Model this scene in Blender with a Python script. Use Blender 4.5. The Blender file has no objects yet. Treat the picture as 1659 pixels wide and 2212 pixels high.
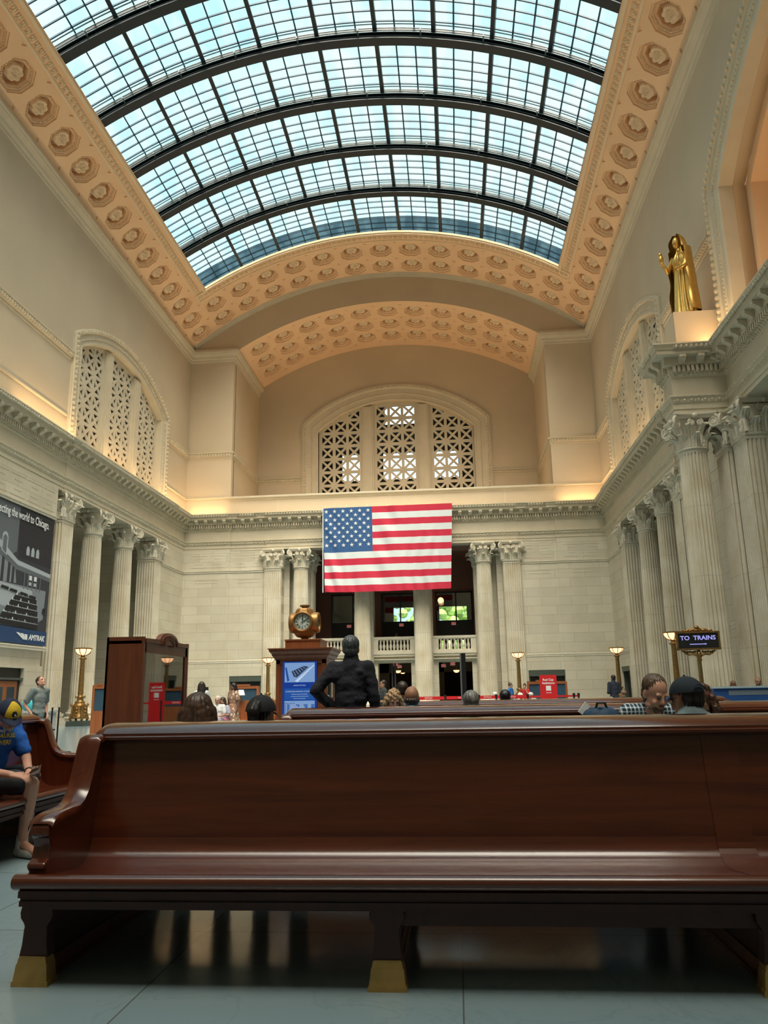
import bpy, bmesh, math, random
from math import sin, cos, pi, radians, sqrt, atan2, asin
from mathutils import Vector, Matrix, Euler, noise
random.seed(7)
SC = bpy.context.scene
COL = SC.collection

# ------------------------------------------------------------------ camera
# hall axis runs along +Y, floor is z=0, the eye is 1.3 m above the floor
cam_d = bpy.data.cameras.new('camera'); cam = bpy.data.objects.new('camera', cam_d); COL.objects.link(cam)
FPX, PITCH, YAW, ROLL = 1680.3, 0.2274, -0.0865, -0.018
cam_d.sensor_fit = 'VERTICAL'; cam_d.sensor_height = 32.0; cam_d.lens = 32.0*FPX/2212.0
cam_d.clip_start = 0.1; cam_d.clip_end = 400
cam.matrix_world = (Matrix.Translation((0, 0, 1.3)) @ Matrix.Rotation(-YAW, 4, 'Z')
                    @ Matrix.Rotation(pi/2 + PITCH, 4, 'X') @ Matrix.Rotation(ROLL, 4, 'Z'))
SC.camera = cam

# ------------------------------------------------------------------ view + sky
SC.view_settings.view_transform = 'Standard'; SC.view_settings.look = 'None'
SC.view_settings.exposure = 0.0; SC.view_settings.gamma = 1.0; SC.view_settings.use_curve_mapping = False
SC.cycles.use_denoising = True
SC.cycles.max_bounces = 9; SC.cycles.diffuse_bounces = 5; SC.cycles.glossy_bounces = 3
SC.cycles.transparent_max_bounces = 12; SC.cycles.sample_clamp_indirect = 6.0
SC.cycles.use_adaptive_sampling = True; SC.cycles.adaptive_threshold = 0.02
SKY = 2.9
w = bpy.data.worlds.new('overcast_sky'); SC.world = w; w.use_nodes = True
nt = w.node_tree; bg = nt.nodes['Background']
tc = nt.nodes.new('ShaderNodeTexCoord'); nz = nt.nodes.new('ShaderNodeTexNoise'); nz.inputs['Scale'].default_value = 3.0
nz.inputs['Detail'].default_value = 4
rp = nt.nodes.new('ShaderNodeValToRGB')
rp.color_ramp.elements[0].position = .35; rp.color_ramp.elements[0].color = (0.52, 0.84, 0.96, 1)
rp.color_ramp.elements[1].position = .62; rp.color_ramp.elements[1].color = (0.70, 0.97, 1.0, 1)
nt.links.new(tc.outputs['Generated'], nz.inputs['Vector']); nt.links.new(nz.outputs['Fac'], rp.inputs['Fac'])
nt.links.new(rp.outputs['Color'], bg.inputs['Color']); 
# cloud glow added behind the camera, out of view, to brighten the hall
sd = Vector((.12, -.50, .86)).normalized(); GLOW = 60.0
vn = nt.nodes.new('ShaderNodeVectorMath'); vn.operation = 'NORMALIZE'; nt.links.new(tc.outputs['Generated'], vn.inputs[0])
vd = nt.nodes.new('ShaderNodeVectorMath'); vd.operation = 'DOT_PRODUCT'; vd.inputs[1].default_value = sd; nt.links.new(vn.outputs[0], vd.inputs[0])
mr = nt.nodes.new('ShaderNodeMapRange'); mr.interpolation_type = 'SMOOTHSTEP'
for k_, v_ in zip(('From Min', 'From Max', 'To Min', 'To Max'), (.80, .985, SKY, SKY+GLOW)): mr.inputs[k_].default_value = v_
nt.links.new(vd.outputs['Value'], mr.inputs['Value']); nt.links.new(mr.outputs[0], bg.inputs['Strength'])
m2 = nt.nodes.new('ShaderNodeMapRange')
for k_, v_ in zip(('From Min', 'From Max'), (.80, .86)): m2.inputs[k_].default_value = v_
mxc = nt.nodes.new('ShaderNodeMixRGB'); mxc.inputs[2].default_value = (1.0, .90, .76, 1)
nt.links.new(vd.outputs['Value'], m2.inputs['Value']); nt.links.new(m2.outputs[0], mxc.inputs['Fac']); nt.links.new(rp.outputs['Color'], mxc.inputs[1]); nt.links.new(mxc.outputs[0], bg.inputs['Color'])

# ------------------------------------------------------------------ hall measures
XC, W = -4.25, 14.9
XL, XR, D, DN = XC-W, XC+W, 53.63, 61.3
WN = 11.57                 # half width of the end recess
VZ, RC = 9.25, 23.05       # centre height and radius of the barrel vault
NZ, RN = 9.2, 20.9         # the same for the end recess
Y0 = -12.0                 # near end of the hall, behind the camera
SKA = 31.65                # half angle of the skylight opening
SKY1, SKY0 = 47.95, -6.0
ZA0, ZA1, ZF1, ZD0, ZT = 11.34, 12.06, 12.88, 12.95, 13.90

def area(name, loc, rot, sx, sy, power, col, portal=False):
    l = bpy.data.lights.new(name, 'AREA'); l.shape = 'RECTANGLE'; l.size = sx; l.size_y = sy
    l.energy = power; l.color = col
    if portal: l.cycles.is_portal = True
    o = bpy.data.objects.new(name, l); COL.objects.link(o); o.location = loc; o.rotation_euler = rot
    return o
# daylight enters through the skylight (a portal only guides the sampling of the sky)
area('skylight_portal', (XC, (SKY0+SKY1)/2, 30.6), (0, 0, 0), 24.2, SKY1-SKY0, 1, (1, 1, 1), True)
# warm cove lamps lie on top of the cornice and shine up the attic walls
WARM = (1.0, 0.62, 0.30)
def cove(x, y, rx, ry, ln, p):
    area('cove_lamp', (x, y, ZT+.12), (rx, ry, 0), *( (.25, ln) if ry else (ln, .25) ), p, WARM)
for yy in (26, 34, 42.5, 49.5):
    cove(XL+.5, yy, 0, pi+.25, 6, 110)
    cove(XR-.5, yy, 0, pi-.25, 6, 110)
for yy in (14, 2):
    cove(XL+.5, yy, 0, pi+.25, 8, 110)
    cove(XR-.5, yy, 0, pi-.25, 8, 110)
for xx in (-17.5, 9.0):
    cove(xx, D-.45, pi-.25, 0, 2.6, 34)
cove(XC, D-.5, pi-.2, 0, 22, 25)
area('recess_lamp', (XC, D+3.2, 14.7), (pi, 0, 0), 20, 1.0, 240, WARM)

# ------------------------------------------------------------------ materials
def newmat(name):
    m = bpy.data.materials.new(name); m.use_nodes = True
    nt = m.node_tree; b = nt.nodes['Principled BSDF']
    return m, nt, b
def N(nt, t, **kw):
    n = nt.nodes.new(t)
    for k, v in kw.items(): n.inputs[k].default_value = v
    return n
def c4(c): return (c[0], c[1], c[2], 1)
def plain(name, col, rough=.6, metal=0., emit=None, es=1., spec=None, var=0., scale=8., bump=0.):
    m, nt, b = newmat(name)
    b.inputs['Base Color'].default_value = c4(col); b.inputs['Roughness'].default_value = rough
    b.inputs['Metallic'].default_value = metal
    if spec is not None: b.inputs['Specular IOR Level'].default_value = spec
    if emit: b.inputs['Emission Color'].default_value = c4(emit); b.inputs['Emission Strength'].default_value = es
    if var or bump:
        tc = N(nt, 'ShaderNodeTexCoord'); n = N(nt, 'ShaderNodeTexNoise', Scale=scale, Detail=5.)
        nt.links.new(tc.outputs['Object'], n.inputs['Vector'])
        if var:
            r = N(nt, 'ShaderNodeValToRGB')
            r.color_ramp.elements[0].position = .3; r.color_ramp.elements[1].position = .7
            r.color_ramp.elements[0].color = c4([x*(1-var) for x in col]); r.color_ramp.elements[1].color = c4([min(1, x*(1+var)) for x in col])
            nt.links.new(n.outputs['Fac'], r.inputs['Fac']); nt.links.new(r.outputs['Color'], b.inputs['Base Color'])
        if bump:
            bp = N(nt, 'ShaderNodeBump', Strength=bump); nt.links.new(n.outputs['Fac'], bp.inputs['Height']); nt.links.new(bp.outputs['Normal'], b.inputs['Normal'])
    return m
def stone(name, col, bw, bh, axis, mort=.014, var=.065, dark=.72, stain=.12, rough=.55):
    # coursed travertine: brick joints, block-to-block tone and dark pits; axis picks the wall's run
    m, nt, b = newmat(name); L = nt.links.new
    g = N(nt, 'ShaderNodeNewGeometry'); s = N(nt, 'ShaderNodeSeparateXYZ'); L(g.outputs['Position'], s.inputs[0])
    cb = N(nt, 'ShaderNodeCombineXYZ')
    L(s.outputs['X' if axis == 'x' else 'Y'], cb.inputs['X']); L(s.outputs['Z'], cb.inputs['Y'])
    br = N(nt, 'ShaderNodeTexBrick'); br.inputs['Scale'].default_value = 1.0
    br.inputs['Brick Width'].default_value = bw; br.inputs['Row Height'].default_value = bh
    br.inputs['Mortar Size'].default_value = mort; br.inputs['Mortar Smooth'].default_value = .1
    br.inputs['Color1'].default_value = c4([min(1, x*(1+var)) for x in col]); br.inputs['Color2'].default_value = c4([x*(1-var) for x in col])
    br.inputs['Mortar'].default_value = c4([x*dark for x in col])
    L(cb.outputs[0], br.inputs['Vector'])
    n = N(nt, 'ShaderNodeTexNoise', Scale=.9, Detail=6.); L(g.outputs['Position'], n.inputs['Vector'])
    mx = N(nt, 'ShaderNodeMixRGB'); mx.blend_type = 'MULTIPLY'; mx.inputs['Fac'].default_value = 1
    r = N(nt, 'ShaderNodeValToRGB'); r.color_ramp.elements[0].position = .3; r.color_ramp.elements[1].position = .65
    r.color_ramp.elements[0].color = c4((1-stain*.8, 1-stain, 1-stain*1.4)); r.color_ramp.elements[1].color = (1, 1, 1, 1)
    L(n.outputs['Fac'], r.inputs['Fac']); L(br.outputs['Color'], mx.inputs[1]); L(r.outputs['Color'], mx.inputs[2])
    n2 = N(nt, 'ShaderNodeTexNoise', Scale=5., Detail=8., Roughness=.7); L(g.outputs['Position'], n2.inputs['Vector'])
    r2 = N(nt, 'ShaderNodeValToRGB'); r2.color_ramp.elements[0].position = .27; r2.color_ramp.elements[1].position = .34
    r2.color_ramp.elements[0].color = (.62, .58, .52, 1); r2.color_ramp.elements[1].color = (1, 1, 1, 1)
    mx2 = N(nt, 'ShaderNodeMixRGB'); mx2.blend_type = 'MULTIPLY'; mx2.inputs['Fac'].default_value = .8
    L(n2.outputs['Fac'], r2.inputs['Fac']); L(mx.outputs[0], mx2.inputs[1]); L(r2.outputs['Color'], mx2.inputs[2])
    L(mx2.outputs[0], b.inputs['Base Color']); b.inputs['Roughness'].default_value = rough
    return m
def wood(name, c1, c2, rough=.25, axis=0, scale=1.0, coat=0.):
    m, nt, b = newmat(name); L = nt.links.new
    tc = N(nt, 'ShaderNodeTexCoord'); mp = N(nt, 'ShaderNodeMapping'); L(tc.outputs['Object'], mp.inputs['Vector'])
    sc = [26*scale]*3; sc[axis] = 1.6*scale; mp.inputs['Scale'].default_value = sc
    n = N(nt, 'ShaderNodeTexNoise', Scale=1., Detail=7., Roughness=.62, Distortion=.6); L(mp.outputs[0], n.inputs['Vector'])
    r = N(nt, 'ShaderNodeValToRGB'); r.color_ramp.elements[0].position = .3; r.color_ramp.elements[1].position = .72
    r.color_ramp.elements[0].color = c4(c1); r.color_ramp.elements[1].color = c4(c2)
    L(n.outputs['Fac'], r.inputs['Fac']); L(r.outputs['Color'], b.inputs['Base Color'])
    b.inputs['Roughness'].default_value = rough; b.inputs['Coat Weight'].default_value = coat; b.inputs['Coat Roughness'].default_value = .12
    bp = N(nt, 'ShaderNodeBump', Strength=.05); L(n.outputs['Fac'], bp.inputs['Height']); L(bp.outputs['Normal'], b.inputs['Normal'])
    return m
M = {}
PLC = (.58, .485, .345)
M['plaster'] = plain('upper_plaster', PLC, .8, var=.05, scale=.35)
M['trimpl'] = plain('cast_trim_plaster', (.60, .535, .40), .75, var=.05, scale=1.2)
M['ceil'] = plain('ceiling_plaster', (.84, .575, .35), .8, var=.04, scale=.4)
M['ceilorn'] = plain('ceiling_ornament', (.80, .64, .44), .75)
STC = (.62, .575, .46)
M['stone_x'] = stone('travertine_end_wall', STC, 2.0, .62, 'x')
M['stone_y'] = stone('travertine_side_wall', STC, 2.0, .62, 'y')
M['shaft'] = stone('column_travertine', (.66, .615, .50), 3.0, 2.6, 'x', mort=.01, var=.05, stain=.22)
M['shaft_y'] = stone('column_travertine_side', (.66, .615, .50), 3.0, 2.6, 'y', mort=.01, var=.05, stain=.22)
M['capstone'] = plain('carved_stone', (.66, .61, .49), .7, var=.06, scale=3)
M['darkwood'] = wood('bench_wood', (.050, .0085, .003), (.112, .022, .0065), .27, 0, .5, .6)
M['endwood'] = wood('bench_end_wood', (.060, .0095, .003), (.115, .022, .0065), .24, 2, .5, .6)
M['cabwood'] = wood('cabinet_wood', (.095, .024, .009), (.16, .044, .016), .38, 2, .6, .1)
M['railwood'] = wood('bench_rail_wood', (.050, .0085, .003), (.105, .020, .006), .16, 0, .5, 1.0)
M['legwood'] = wood('bench_leg_wood', (.030, .006, .0025), (.055, .012, .0045), .45, 2, .5, .0)
M['kioskwood'] = wood('kiosk_wood', (.20, .055, .022), (.29, .085, .034), .38, 2, .6, .1)
M['cabwood2'] = wood('cabinet_wood_light', (.24, .075, .025), (.36, .12, .04), .4, 2, .6, .1)
M['brass'] = plain('bench_foot_brass', (.42, .27, .085), .42, .45, var=.15, scale=12)
M['bronze'] = plain('lamp_bronze', (.27, .155, .05), .45, .7, var=.25, scale=14)
M['goldleaf'] = plain('statue_gilding', (.72, .46, .13), .36, .85, var=.1, scale=5)
M['black'] = plain('black_metal', (.010, .011, .013), .45)
M['dark'] = plain('dark_bronze_shutter', (.016, .02, .016), .5)
M['dkgreen'] = plain('green_bronze', (.085, .105, .085), .5, .3)
M['steel'] = plain('skylight_steel', (.012, .022, .032), .5)
M['steel2'] = plain('skylight_mullion', (.004, .045, .09), .5)
M['pipe'] = plain('skylight_conduit', (.15, .21, .23), .35, .5)
M['white'] = plain('white_paint', (.8, .8, .8), .6)
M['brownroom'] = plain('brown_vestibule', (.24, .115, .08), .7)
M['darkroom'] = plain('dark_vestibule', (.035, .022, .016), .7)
M['red'] = plain('sign_red', (.62, .012, .016), .5)
M['blue'] = plain('desk_blue', (.015, .075, .26), .5)
M['grey'] = plain('grey_panel', (.28, .29, .29), .6)
# floor: pale grey marble slabs with veins
m, nt, b = newmat('floor_marble'); L = nt.links.new
g = N(nt, 'ShaderNodeNewGeometry'); br = N(nt, 'ShaderNodeTexBrick'); br.offset = 0.0; br.squash = 1
br.inputs['Brick Width'].default_value = 1.45; br.inputs['Row Height'].default_value = 1.45; br.inputs['Mortar Size'].default_value = .004
br.inputs['Scale'].default_value = 1; br.inputs['Color1'].default_value = (.255, .345, .385, 1); br.inputs['Color2'].default_value = (.215, .30, .34, 1)
br.inputs['Mortar'].default_value = (.12, .13, .13, 1)
mpn = N(nt, 'ShaderNodeMapping'); mpn.inputs['Location'].default_value = (.02+.0, -.35, 0); L(g.outputs['Position'], mpn.inputs['Vector']); L(mpn.outputs[0], br.inputs['Vector'])
n = N(nt, 'ShaderNodeTexNoise', Scale=1.1, Detail=9., Roughness=.65, Distortion=1.6); L(g.outputs['Position'], n.inputs['Vector'])
r = N(nt, 'ShaderNodeValToRGB'); e = r.color_ramp.elements; e[0].position = .48; e[0].color = (1, 1, 1, 1); e[1].position = .52; e[1].color = (1, 1, 1, 1)
k = e.new(.5); k.color = (.86, .89, .89, 1)
mx = N(nt, 'ShaderNodeMixRGB'); mx.blend_type = 'MULTIPLY'; mx.inputs['Fac'].default_value = .9
L(n.outputs['Fac'], r.inputs['Fac']); L(br.outputs['Color'], mx.inputs[1]); L(r.outputs['Color'], mx.inputs[2]); L(mx.outputs[0], b.inputs['Base Color'])
b.inputs['Roughness'].default_value = .16; b.inputs['Specular IOR Level'].default_value = .6
M['floor'] = m
# skylight glass: cyan-tinted clear panes with milky streaks
def skyglass(name, c1, c2):
    m = bpy.data.materials.new(name); m.use_nodes = True; nt = m.node_tree; nt.nodes.clear(); L = nt.links.new
    o = N(nt, 'ShaderNodeOutputMaterial'); t = N(nt, 'ShaderNodeBsdfTransparent')
    g = N(nt, 'ShaderNodeNewGeometry'); mp = N(nt, 'ShaderNodeMapping'); mp.inputs['Scale'].default_value = (1.4, .5, 1.4)
    n = N(nt, 'ShaderNodeTexNoise', Scale=.8, Detail=3.); r = N(nt, 'ShaderNodeValToRGB')
    r.color_ramp.elements[0].position = .38; r.color_ramp.elements[1].position = .58
    r.color_ramp.elements[0].color = c4(c1); r.color_ramp.elements[1].color = c4(c2)
    L(g.outputs['Position'], mp.inputs['Vector']); L(mp.outputs[0], n.inputs['Vector']); L(n.outputs['Fac'], r.inputs['Fac']); L(r.outputs['Color'], t.inputs['Color'])
    L(t.outputs[0], o.inputs['Surface']); return m
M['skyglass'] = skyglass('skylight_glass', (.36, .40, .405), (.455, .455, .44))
M['skydull'] = skyglass('skylight_glass_shade_tint', (.035, .052, .062), (.075, .10, .11))  # darker copy of the glass: shade from the roof above put into its tint
def glass(name, tint, rough=.02, alpha=.15):
    m, nt, b = newmat(name); L = nt.links.new
    nt.nodes.remove(b); o = nt.nodes['Material Output']; t = N(nt, 'ShaderNodeBsdfTransparent'); t.inputs['Color'].default_value = c4(tint)
    gl = N(nt, 'ShaderNodeBsdfGlossy', Roughness=rough); mx = N(nt, 'ShaderNodeMixShader'); fr = N(nt, 'ShaderNodeFresnel', IOR=1.5)
    ad = N(nt, 'ShaderNodeMath'); ad.operation = 'ADD'; ad.inputs[1].default_value = alpha; L(fr.outputs[0], ad.inputs[0])
    L(ad.outputs[0], mx.inputs['Fac']); L(t.outputs[0], mx.inputs[1]); L(gl.outputs[0], mx.inputs[2]); L(mx.outputs[0], o.inputs['Surface']); return m
M['glass'] = glass('window_glass', (.75, .8, .8), alpha=.14)
M['caseglass'] = glass('display_case_glass', (.55, .7, .72), alpha=.30)

# ------------------------------------------------------------------ mesh helpers
class MB:
    def __init__(s): s.v = []; s.f = []; s.mi = []; s.cur = 0
    def add(s, vs, fs, mat=None):
        o = len(s.v); s.v += [tuple(v) for v in vs]; s.f += [tuple(i+o for i in f) for f in fs]; s.mi += [s.cur]*len(fs); return s
    def box(s, x0, x1, y0, y1, z0, z1, tm=None):
        vs = [Vector((x, y, z)) for z in (z0, z1) for y in (y0, y1) for x in (x0, x1)]
        if tm: vs = [tm @ v for v in vs]
        return s.add(vs, [(0, 2, 3, 1), (4, 5, 7, 6), (0, 1, 5, 4), (2, 6, 7, 3), (0, 4, 6, 2), (1, 3, 7, 5)])
    def lathe(s, prof, seg=24, c=(0, 0, 0), tm=None, ph=0., cap=True):
        vs = []; n = len(prof)
        for k in range(seg):
            a = 2*pi*k/seg+ph
            for r, z in prof: vs.append(Vector((c[0]+r*cos(a), c[1]+r*sin(a), c[2]+z)))
        if tm: vs = [tm @ v for v in vs]
        fs = [(k*n+i, ((k+1) % seg)*n+i, ((k+1) % seg)*n+i+1, k*n+i+1) for k in range(seg) for i in range(n-1)]
        s.add(vs, fs)
        if not cap: return s
        if prof[0][0] > 1e-4: s.f.append(tuple(len(s.v)-len(vs)+k*n for k in reversed(range(seg)))); s.mi.append(s.cur)
        if prof[-1][0] > 1e-4: s.f.append(tuple(len(s.v)-len(vs)+k*n+n-1 for k in range(seg))); s.mi.append(s.cur)
        return s
    def ell(s, c, r, tm=None, u=12, v=8):
        if not hasattr(r, '__len__'): r = (r, r, r)
        vs = [Vector((c[0]+r[0]*sin(pi*j/v)*cos(2*pi*i/u), c[1]+r[1]*sin(pi*j/v)*sin(2*pi*i/u), c[2]+r[2]*cos(pi*j/v))) for j in range(1, v) for i in range(u)]
        vs += [Vector((c[0], c[1], c[2]+r[2])), Vector((c[0], c[1], c[2]-r[2]))]
        if tm: vs = [tm @ x for x in vs]
        fs = [(j*u+i, (j+1)*u+i, (j+1)*u+(i+1) % u, j*u+(i+1) % u) for j in range(v-2) for i in range(u)]
        fs += [((v-1)*u, i, (i+1) % u) for i in range(u)] + [((v-1)*u+1, (v-2)*u+(i+1) % u, (v-2)*u+i) for i in range(u)]
        return s.add(vs, fs)
    def tube(s, pts, r, seg=8, close=False, cap=True):
        pts = [Vector(p) for p in pts]; n = len(pts); rr = r if hasattr(r, '__len__') else [r]*n
        vs = []; up = None
        for i, p in enumerate(pts):
            if close: t = pts[(i+1) % n]-pts[i-1]
            else: t = pts[min(i+1, n-1)]-pts[max(i-1, 0)]
            t.normalize()
            if up is None: up = Vector((0, 0, 1)) if abs(t.z) < .9 else Vector((1, 0, 0))
            a = (up-t*up.dot(t)); a.normalize(); up = a; b = t.cross(a)
            for k in range(seg): vs.append(p+(a*cos(2*pi*k/seg)+b*sin(2*pi*k/seg))*rr[i])
        m = n if close else n-1
        fs = [(i*seg+k, i*seg+(k+1) % seg, ((i+1) % n)*seg+(k+1) % seg, ((i+1) % n)*seg+k) for i in range(m) for k in range(seg)]
        if cap and not close: fs += [tuple(reversed(range(seg))), tuple((n-1)*seg+k for k in range(seg))]
        return s.add(vs, fs)
    def prism(s, poly, a0, a1, fn):
        # polygon (p,q) extruded between a0 and a1; fn(p,q,a)->xyz
        n = len(poly); vs = [fn(p, q, a) for a in (a0, a1) for p, q in poly]
        fs = [(i, (i+1) % n, n+(i+1) % n, n+i) for i in range(n)] + [tuple(reversed(range(n))), tuple(range(n, 2*n))]
        return s.add(vs, fs)
    def quad(s, *p): return s.add(p, [tuple(range(len(p)))])
    def grid(s, nu, nv, fn, wrap=False):
        vs = [fn(i/nu, j/nv) for j in range(nv+1) for i in range(nu+(0 if wrap else 1))]; w_ = nu if wrap else nu+1
        fs = [(j*w_+i, j*w_+(i+1) % w_, (j+1)*w_+(i+1) % w_, (j+1)*w_+i) for j in range(nv) for i in range(nu)]
        return s.add(vs, fs)
    def sweep(s, path, prof, close=False, sgn=1):
        # plan path of (x,y); prof of (offset to the left of travel * sgn, z); mitred corners
        n = len(path); P = [Vector(p) for p in path]; m = len(prof); vs = []
        for i in range(n):
            d1 = (P[i]-P[i-1]).normalized() if (i > 0 or close) else (P[1]-P[0]).normalized()
            d2 = (P[(i+1) % n]-P[i]).normalized() if (i < n-1 or close) else d1
            n1 = Vector((-d1.y, d1.x)); n2 = Vector((-d2.y, d2.x)); b = n1+n2; b = b/max(b.dot(n1), .2)
            for o, z in prof: vs.append((P[i].x+b.x*o*sgn, P[i].y+b.y*o*sgn, z))
        fs = [(i*m+k, ((i+1) % n)*m+k, ((i+1) % n)*m+k+1, i*m+k+1) for i in range(n if close else n-1) for k in range(m-1)]
        return s.add(vs, fs)
    def merge(s, o, tm=None):
        s.add([tm @ Vector(v) for v in o.v] if tm else o.v, o.f); s.mi[-len(o.f):] = [s.cur]*len(o.f); return s
    def mesh(s, name):
        me = bpy.data.meshes.new(name); me.from_pydata(s.v, [], s.f); me.update(); return me
    def build(s, name, mat, parent=None, smooth=False, loc=None, rot=None, fix=True):
        me = s.mesh(name)
        for x in (mat if isinstance(mat, (list, tuple)) else [mat]): me.materials.append(x)
        if isinstance(mat, (list, tuple)): me.polygons.foreach_set('material_index', s.mi)
        if fix:
            bm = bmesh.new(); bm.from_mesh(me); bmesh.ops.recalc_face_normals(bm, faces=bm.faces); bm.to_mesh(me); bm.free()
        if smooth: me.polygons.foreach_set('use_smooth', [True]*len(me.polygons))
        return put(name, me, parent, loc, rot)
def put(name, me, parent=None, loc=None, rot=None):
    o = bpy.data.objects.new(name, me); COL.objects.link(o); o.parent = parent
    if loc: o.location = loc
    if rot: o.rotation_euler = rot
    return o
def smooth_angle(o, deg=35):
    me = o.data; me.polygons.foreach_set('use_smooth', [True]*len(me.polygons))
    bm = bmesh.new(); bm.from_mesh(me)
    for e_ in bm.edges:
        if len(e_.link_faces) == 2 and e_.calc_face_angle(0) > radians(deg): e_.smooth = False
    bm.to_mesh(me); bm.free(); return o
def tag(o, label=None, cat=None, group=None, kind=None):
    if label: o['label'] = label
    if cat: o['category'] = cat
    if group: o['group'] = group
    if kind: o['kind'] = kind
    return o
def struct(o): o['kind'] = 'structure'; return o
def thing(name, label, cat, loc=(0, 0, 0), rz=0., group=None):
    o = bpy.data.objects.new(name, None); COL.objects.link(o); o.location = loc; o.rotation_euler = (0, 0, rz)
    o.empty_display_size = .2
    return tag(o, label, cat, group)
def dup(root, loc, rz=0., label=None, group=None):
    r = root.copy(); COL.objects.link(r); r.location = loc; r.rotation_euler = (0, 0, rz)
    if label: r['label'] = label
    if group: r['group'] = group
    for ch in list(root.children):
        c = ch.copy(); COL.objects.link(c); c.parent = r
        for g in ch.children:
            d = g.copy(); COL.objects.link(d); d.parent = c
    return r
def curve_slab(name, outer, holes, depth, org, U, V, mat, parent=None):
    # flat slab with holes: outline in (u,v), thickness centred on the plane
    cu = bpy.data.curves.new(name, 'CURVE'); cu.dimensions = '2D'; cu.fill_mode = 'BOTH'; cu.extrude = depth/2
    for lp in [outer]+list(holes):
        sp = cu.splines.new('POLY'); sp.points.add(len(lp)-1); sp.use_cyclic_u = True
        for i, (x, y) in enumerate(lp): sp.points[i].co = (x, y, 0, 1)
    t = bpy.data.objects.new('tmp', cu); COL.objects.link(t)
    me = bpy.data.meshes.new_from_object(t.evaluated_get(bpy.context.evaluated_depsgraph_get()))
    bpy.data.objects.remove(t); bpy.data.curves.remove(cu)
    U = Vector(U); V = Vector(V); Nn = U.cross(V)
    me.transform(Matrix.Translation(Vector(org)) @ Matrix((U, V, Nn)).transposed().to_4x4())
    me.materials.clear(); me.materials.append(mat); me.name = name
    bm = bmesh.new(); bm.from_mesh(me); bmesh.ops.remove_doubles(bm, verts=bm.verts, dist=1e-4); bmesh.ops.recalc_face_normals(bm, faces=bm.faces); bm.to_mesh(me); bm.free()
    return put(name, me, parent)
def text_mesh(name, body, size, mat, parent=None, org=(0, 0, 0), U=(1, 0, 0), V=(0, 0, 1), align='CENTER', depth=.004, sx=1., bold=0., shear=0.):
    cu = bpy.data.curves.new(name, 'FONT'); cu.body = body; cu.size = size; cu.align_x = align; cu.extrude = depth; cu.offset = bold; cu.shear = shear
    cu.resolution_u = 3
    t = bpy.data.objects.new('tmp', cu); COL.objects.link(t)
    me = bpy.data.meshes.new_from_object(t.evaluated_get(bpy.context.evaluated_depsgraph_get()))
    bpy.data.objects.remove(t); bpy.data.curves.remove(cu)
    U = Vector(U); V = Vector(V); Nn = U.cross(V)
    me.transform(Matrix.Translation(Vector(org)) @ Matrix((U*sx, V, Nn)).transposed().to_4x4())
    me.materials.clear(); me.materials.append(mat)
    return put(name, me, parent)
def arc_pts(c, z, r, a0, a1, n): return [(c+r*sin(a0+(a1-a0)*i/n), z+r*cos(a0+(a1-a0)*i/n)) for i in range(n+1)]
# ================================================================== floor and shell
struct(MB().box(XL-9, XR+9, Y0-1, D+40, -.3, 0).build('floor', M['floor']))

def clip_poly(poly, reg):
    out = poly
    for i in range(len(reg)):
        a, b_ = reg[i], reg[(i+1) % len(reg)]; inp = out; out = []
        f = lambda p: (b_[0]-a[0])*(p[1]-a[1])-(b_[1]-a[1])*(p[0]-a[0])
        for j in range(len(inp)):
            p, q = inp[j], inp[(j+1) % len(inp)]; fp, fq = f(p), f(q)
            if fp >= 0: out.append(p)
            if fp*fq < 0: t = fp/(fp-fq); out.append((p[0]+(q[0]-p[0])*t, p[1]+(q[1]-p[1])*t))
        if len(out) < 3: return []
    return out
def arch(c, hw, zb, zc, R, n=28, inset=0.):
    R = R-inset; hw = hw-inset; a = asin(hw/R)
    return [(c-hw, zb+inset), (c+hw, zb+inset)] + [(c+R*sin(a-2*a*i/n), zc+R*cos(a-2*a*i/n)) for i in range(n+1)]
def ccw(p): return p if sum(p[i][0]*p[(i+1) % len(p)][1]-p[(i+1) % len(p)][0]*p[i][1] for i in range(len(p))) > 0 else p[::-1]

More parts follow.
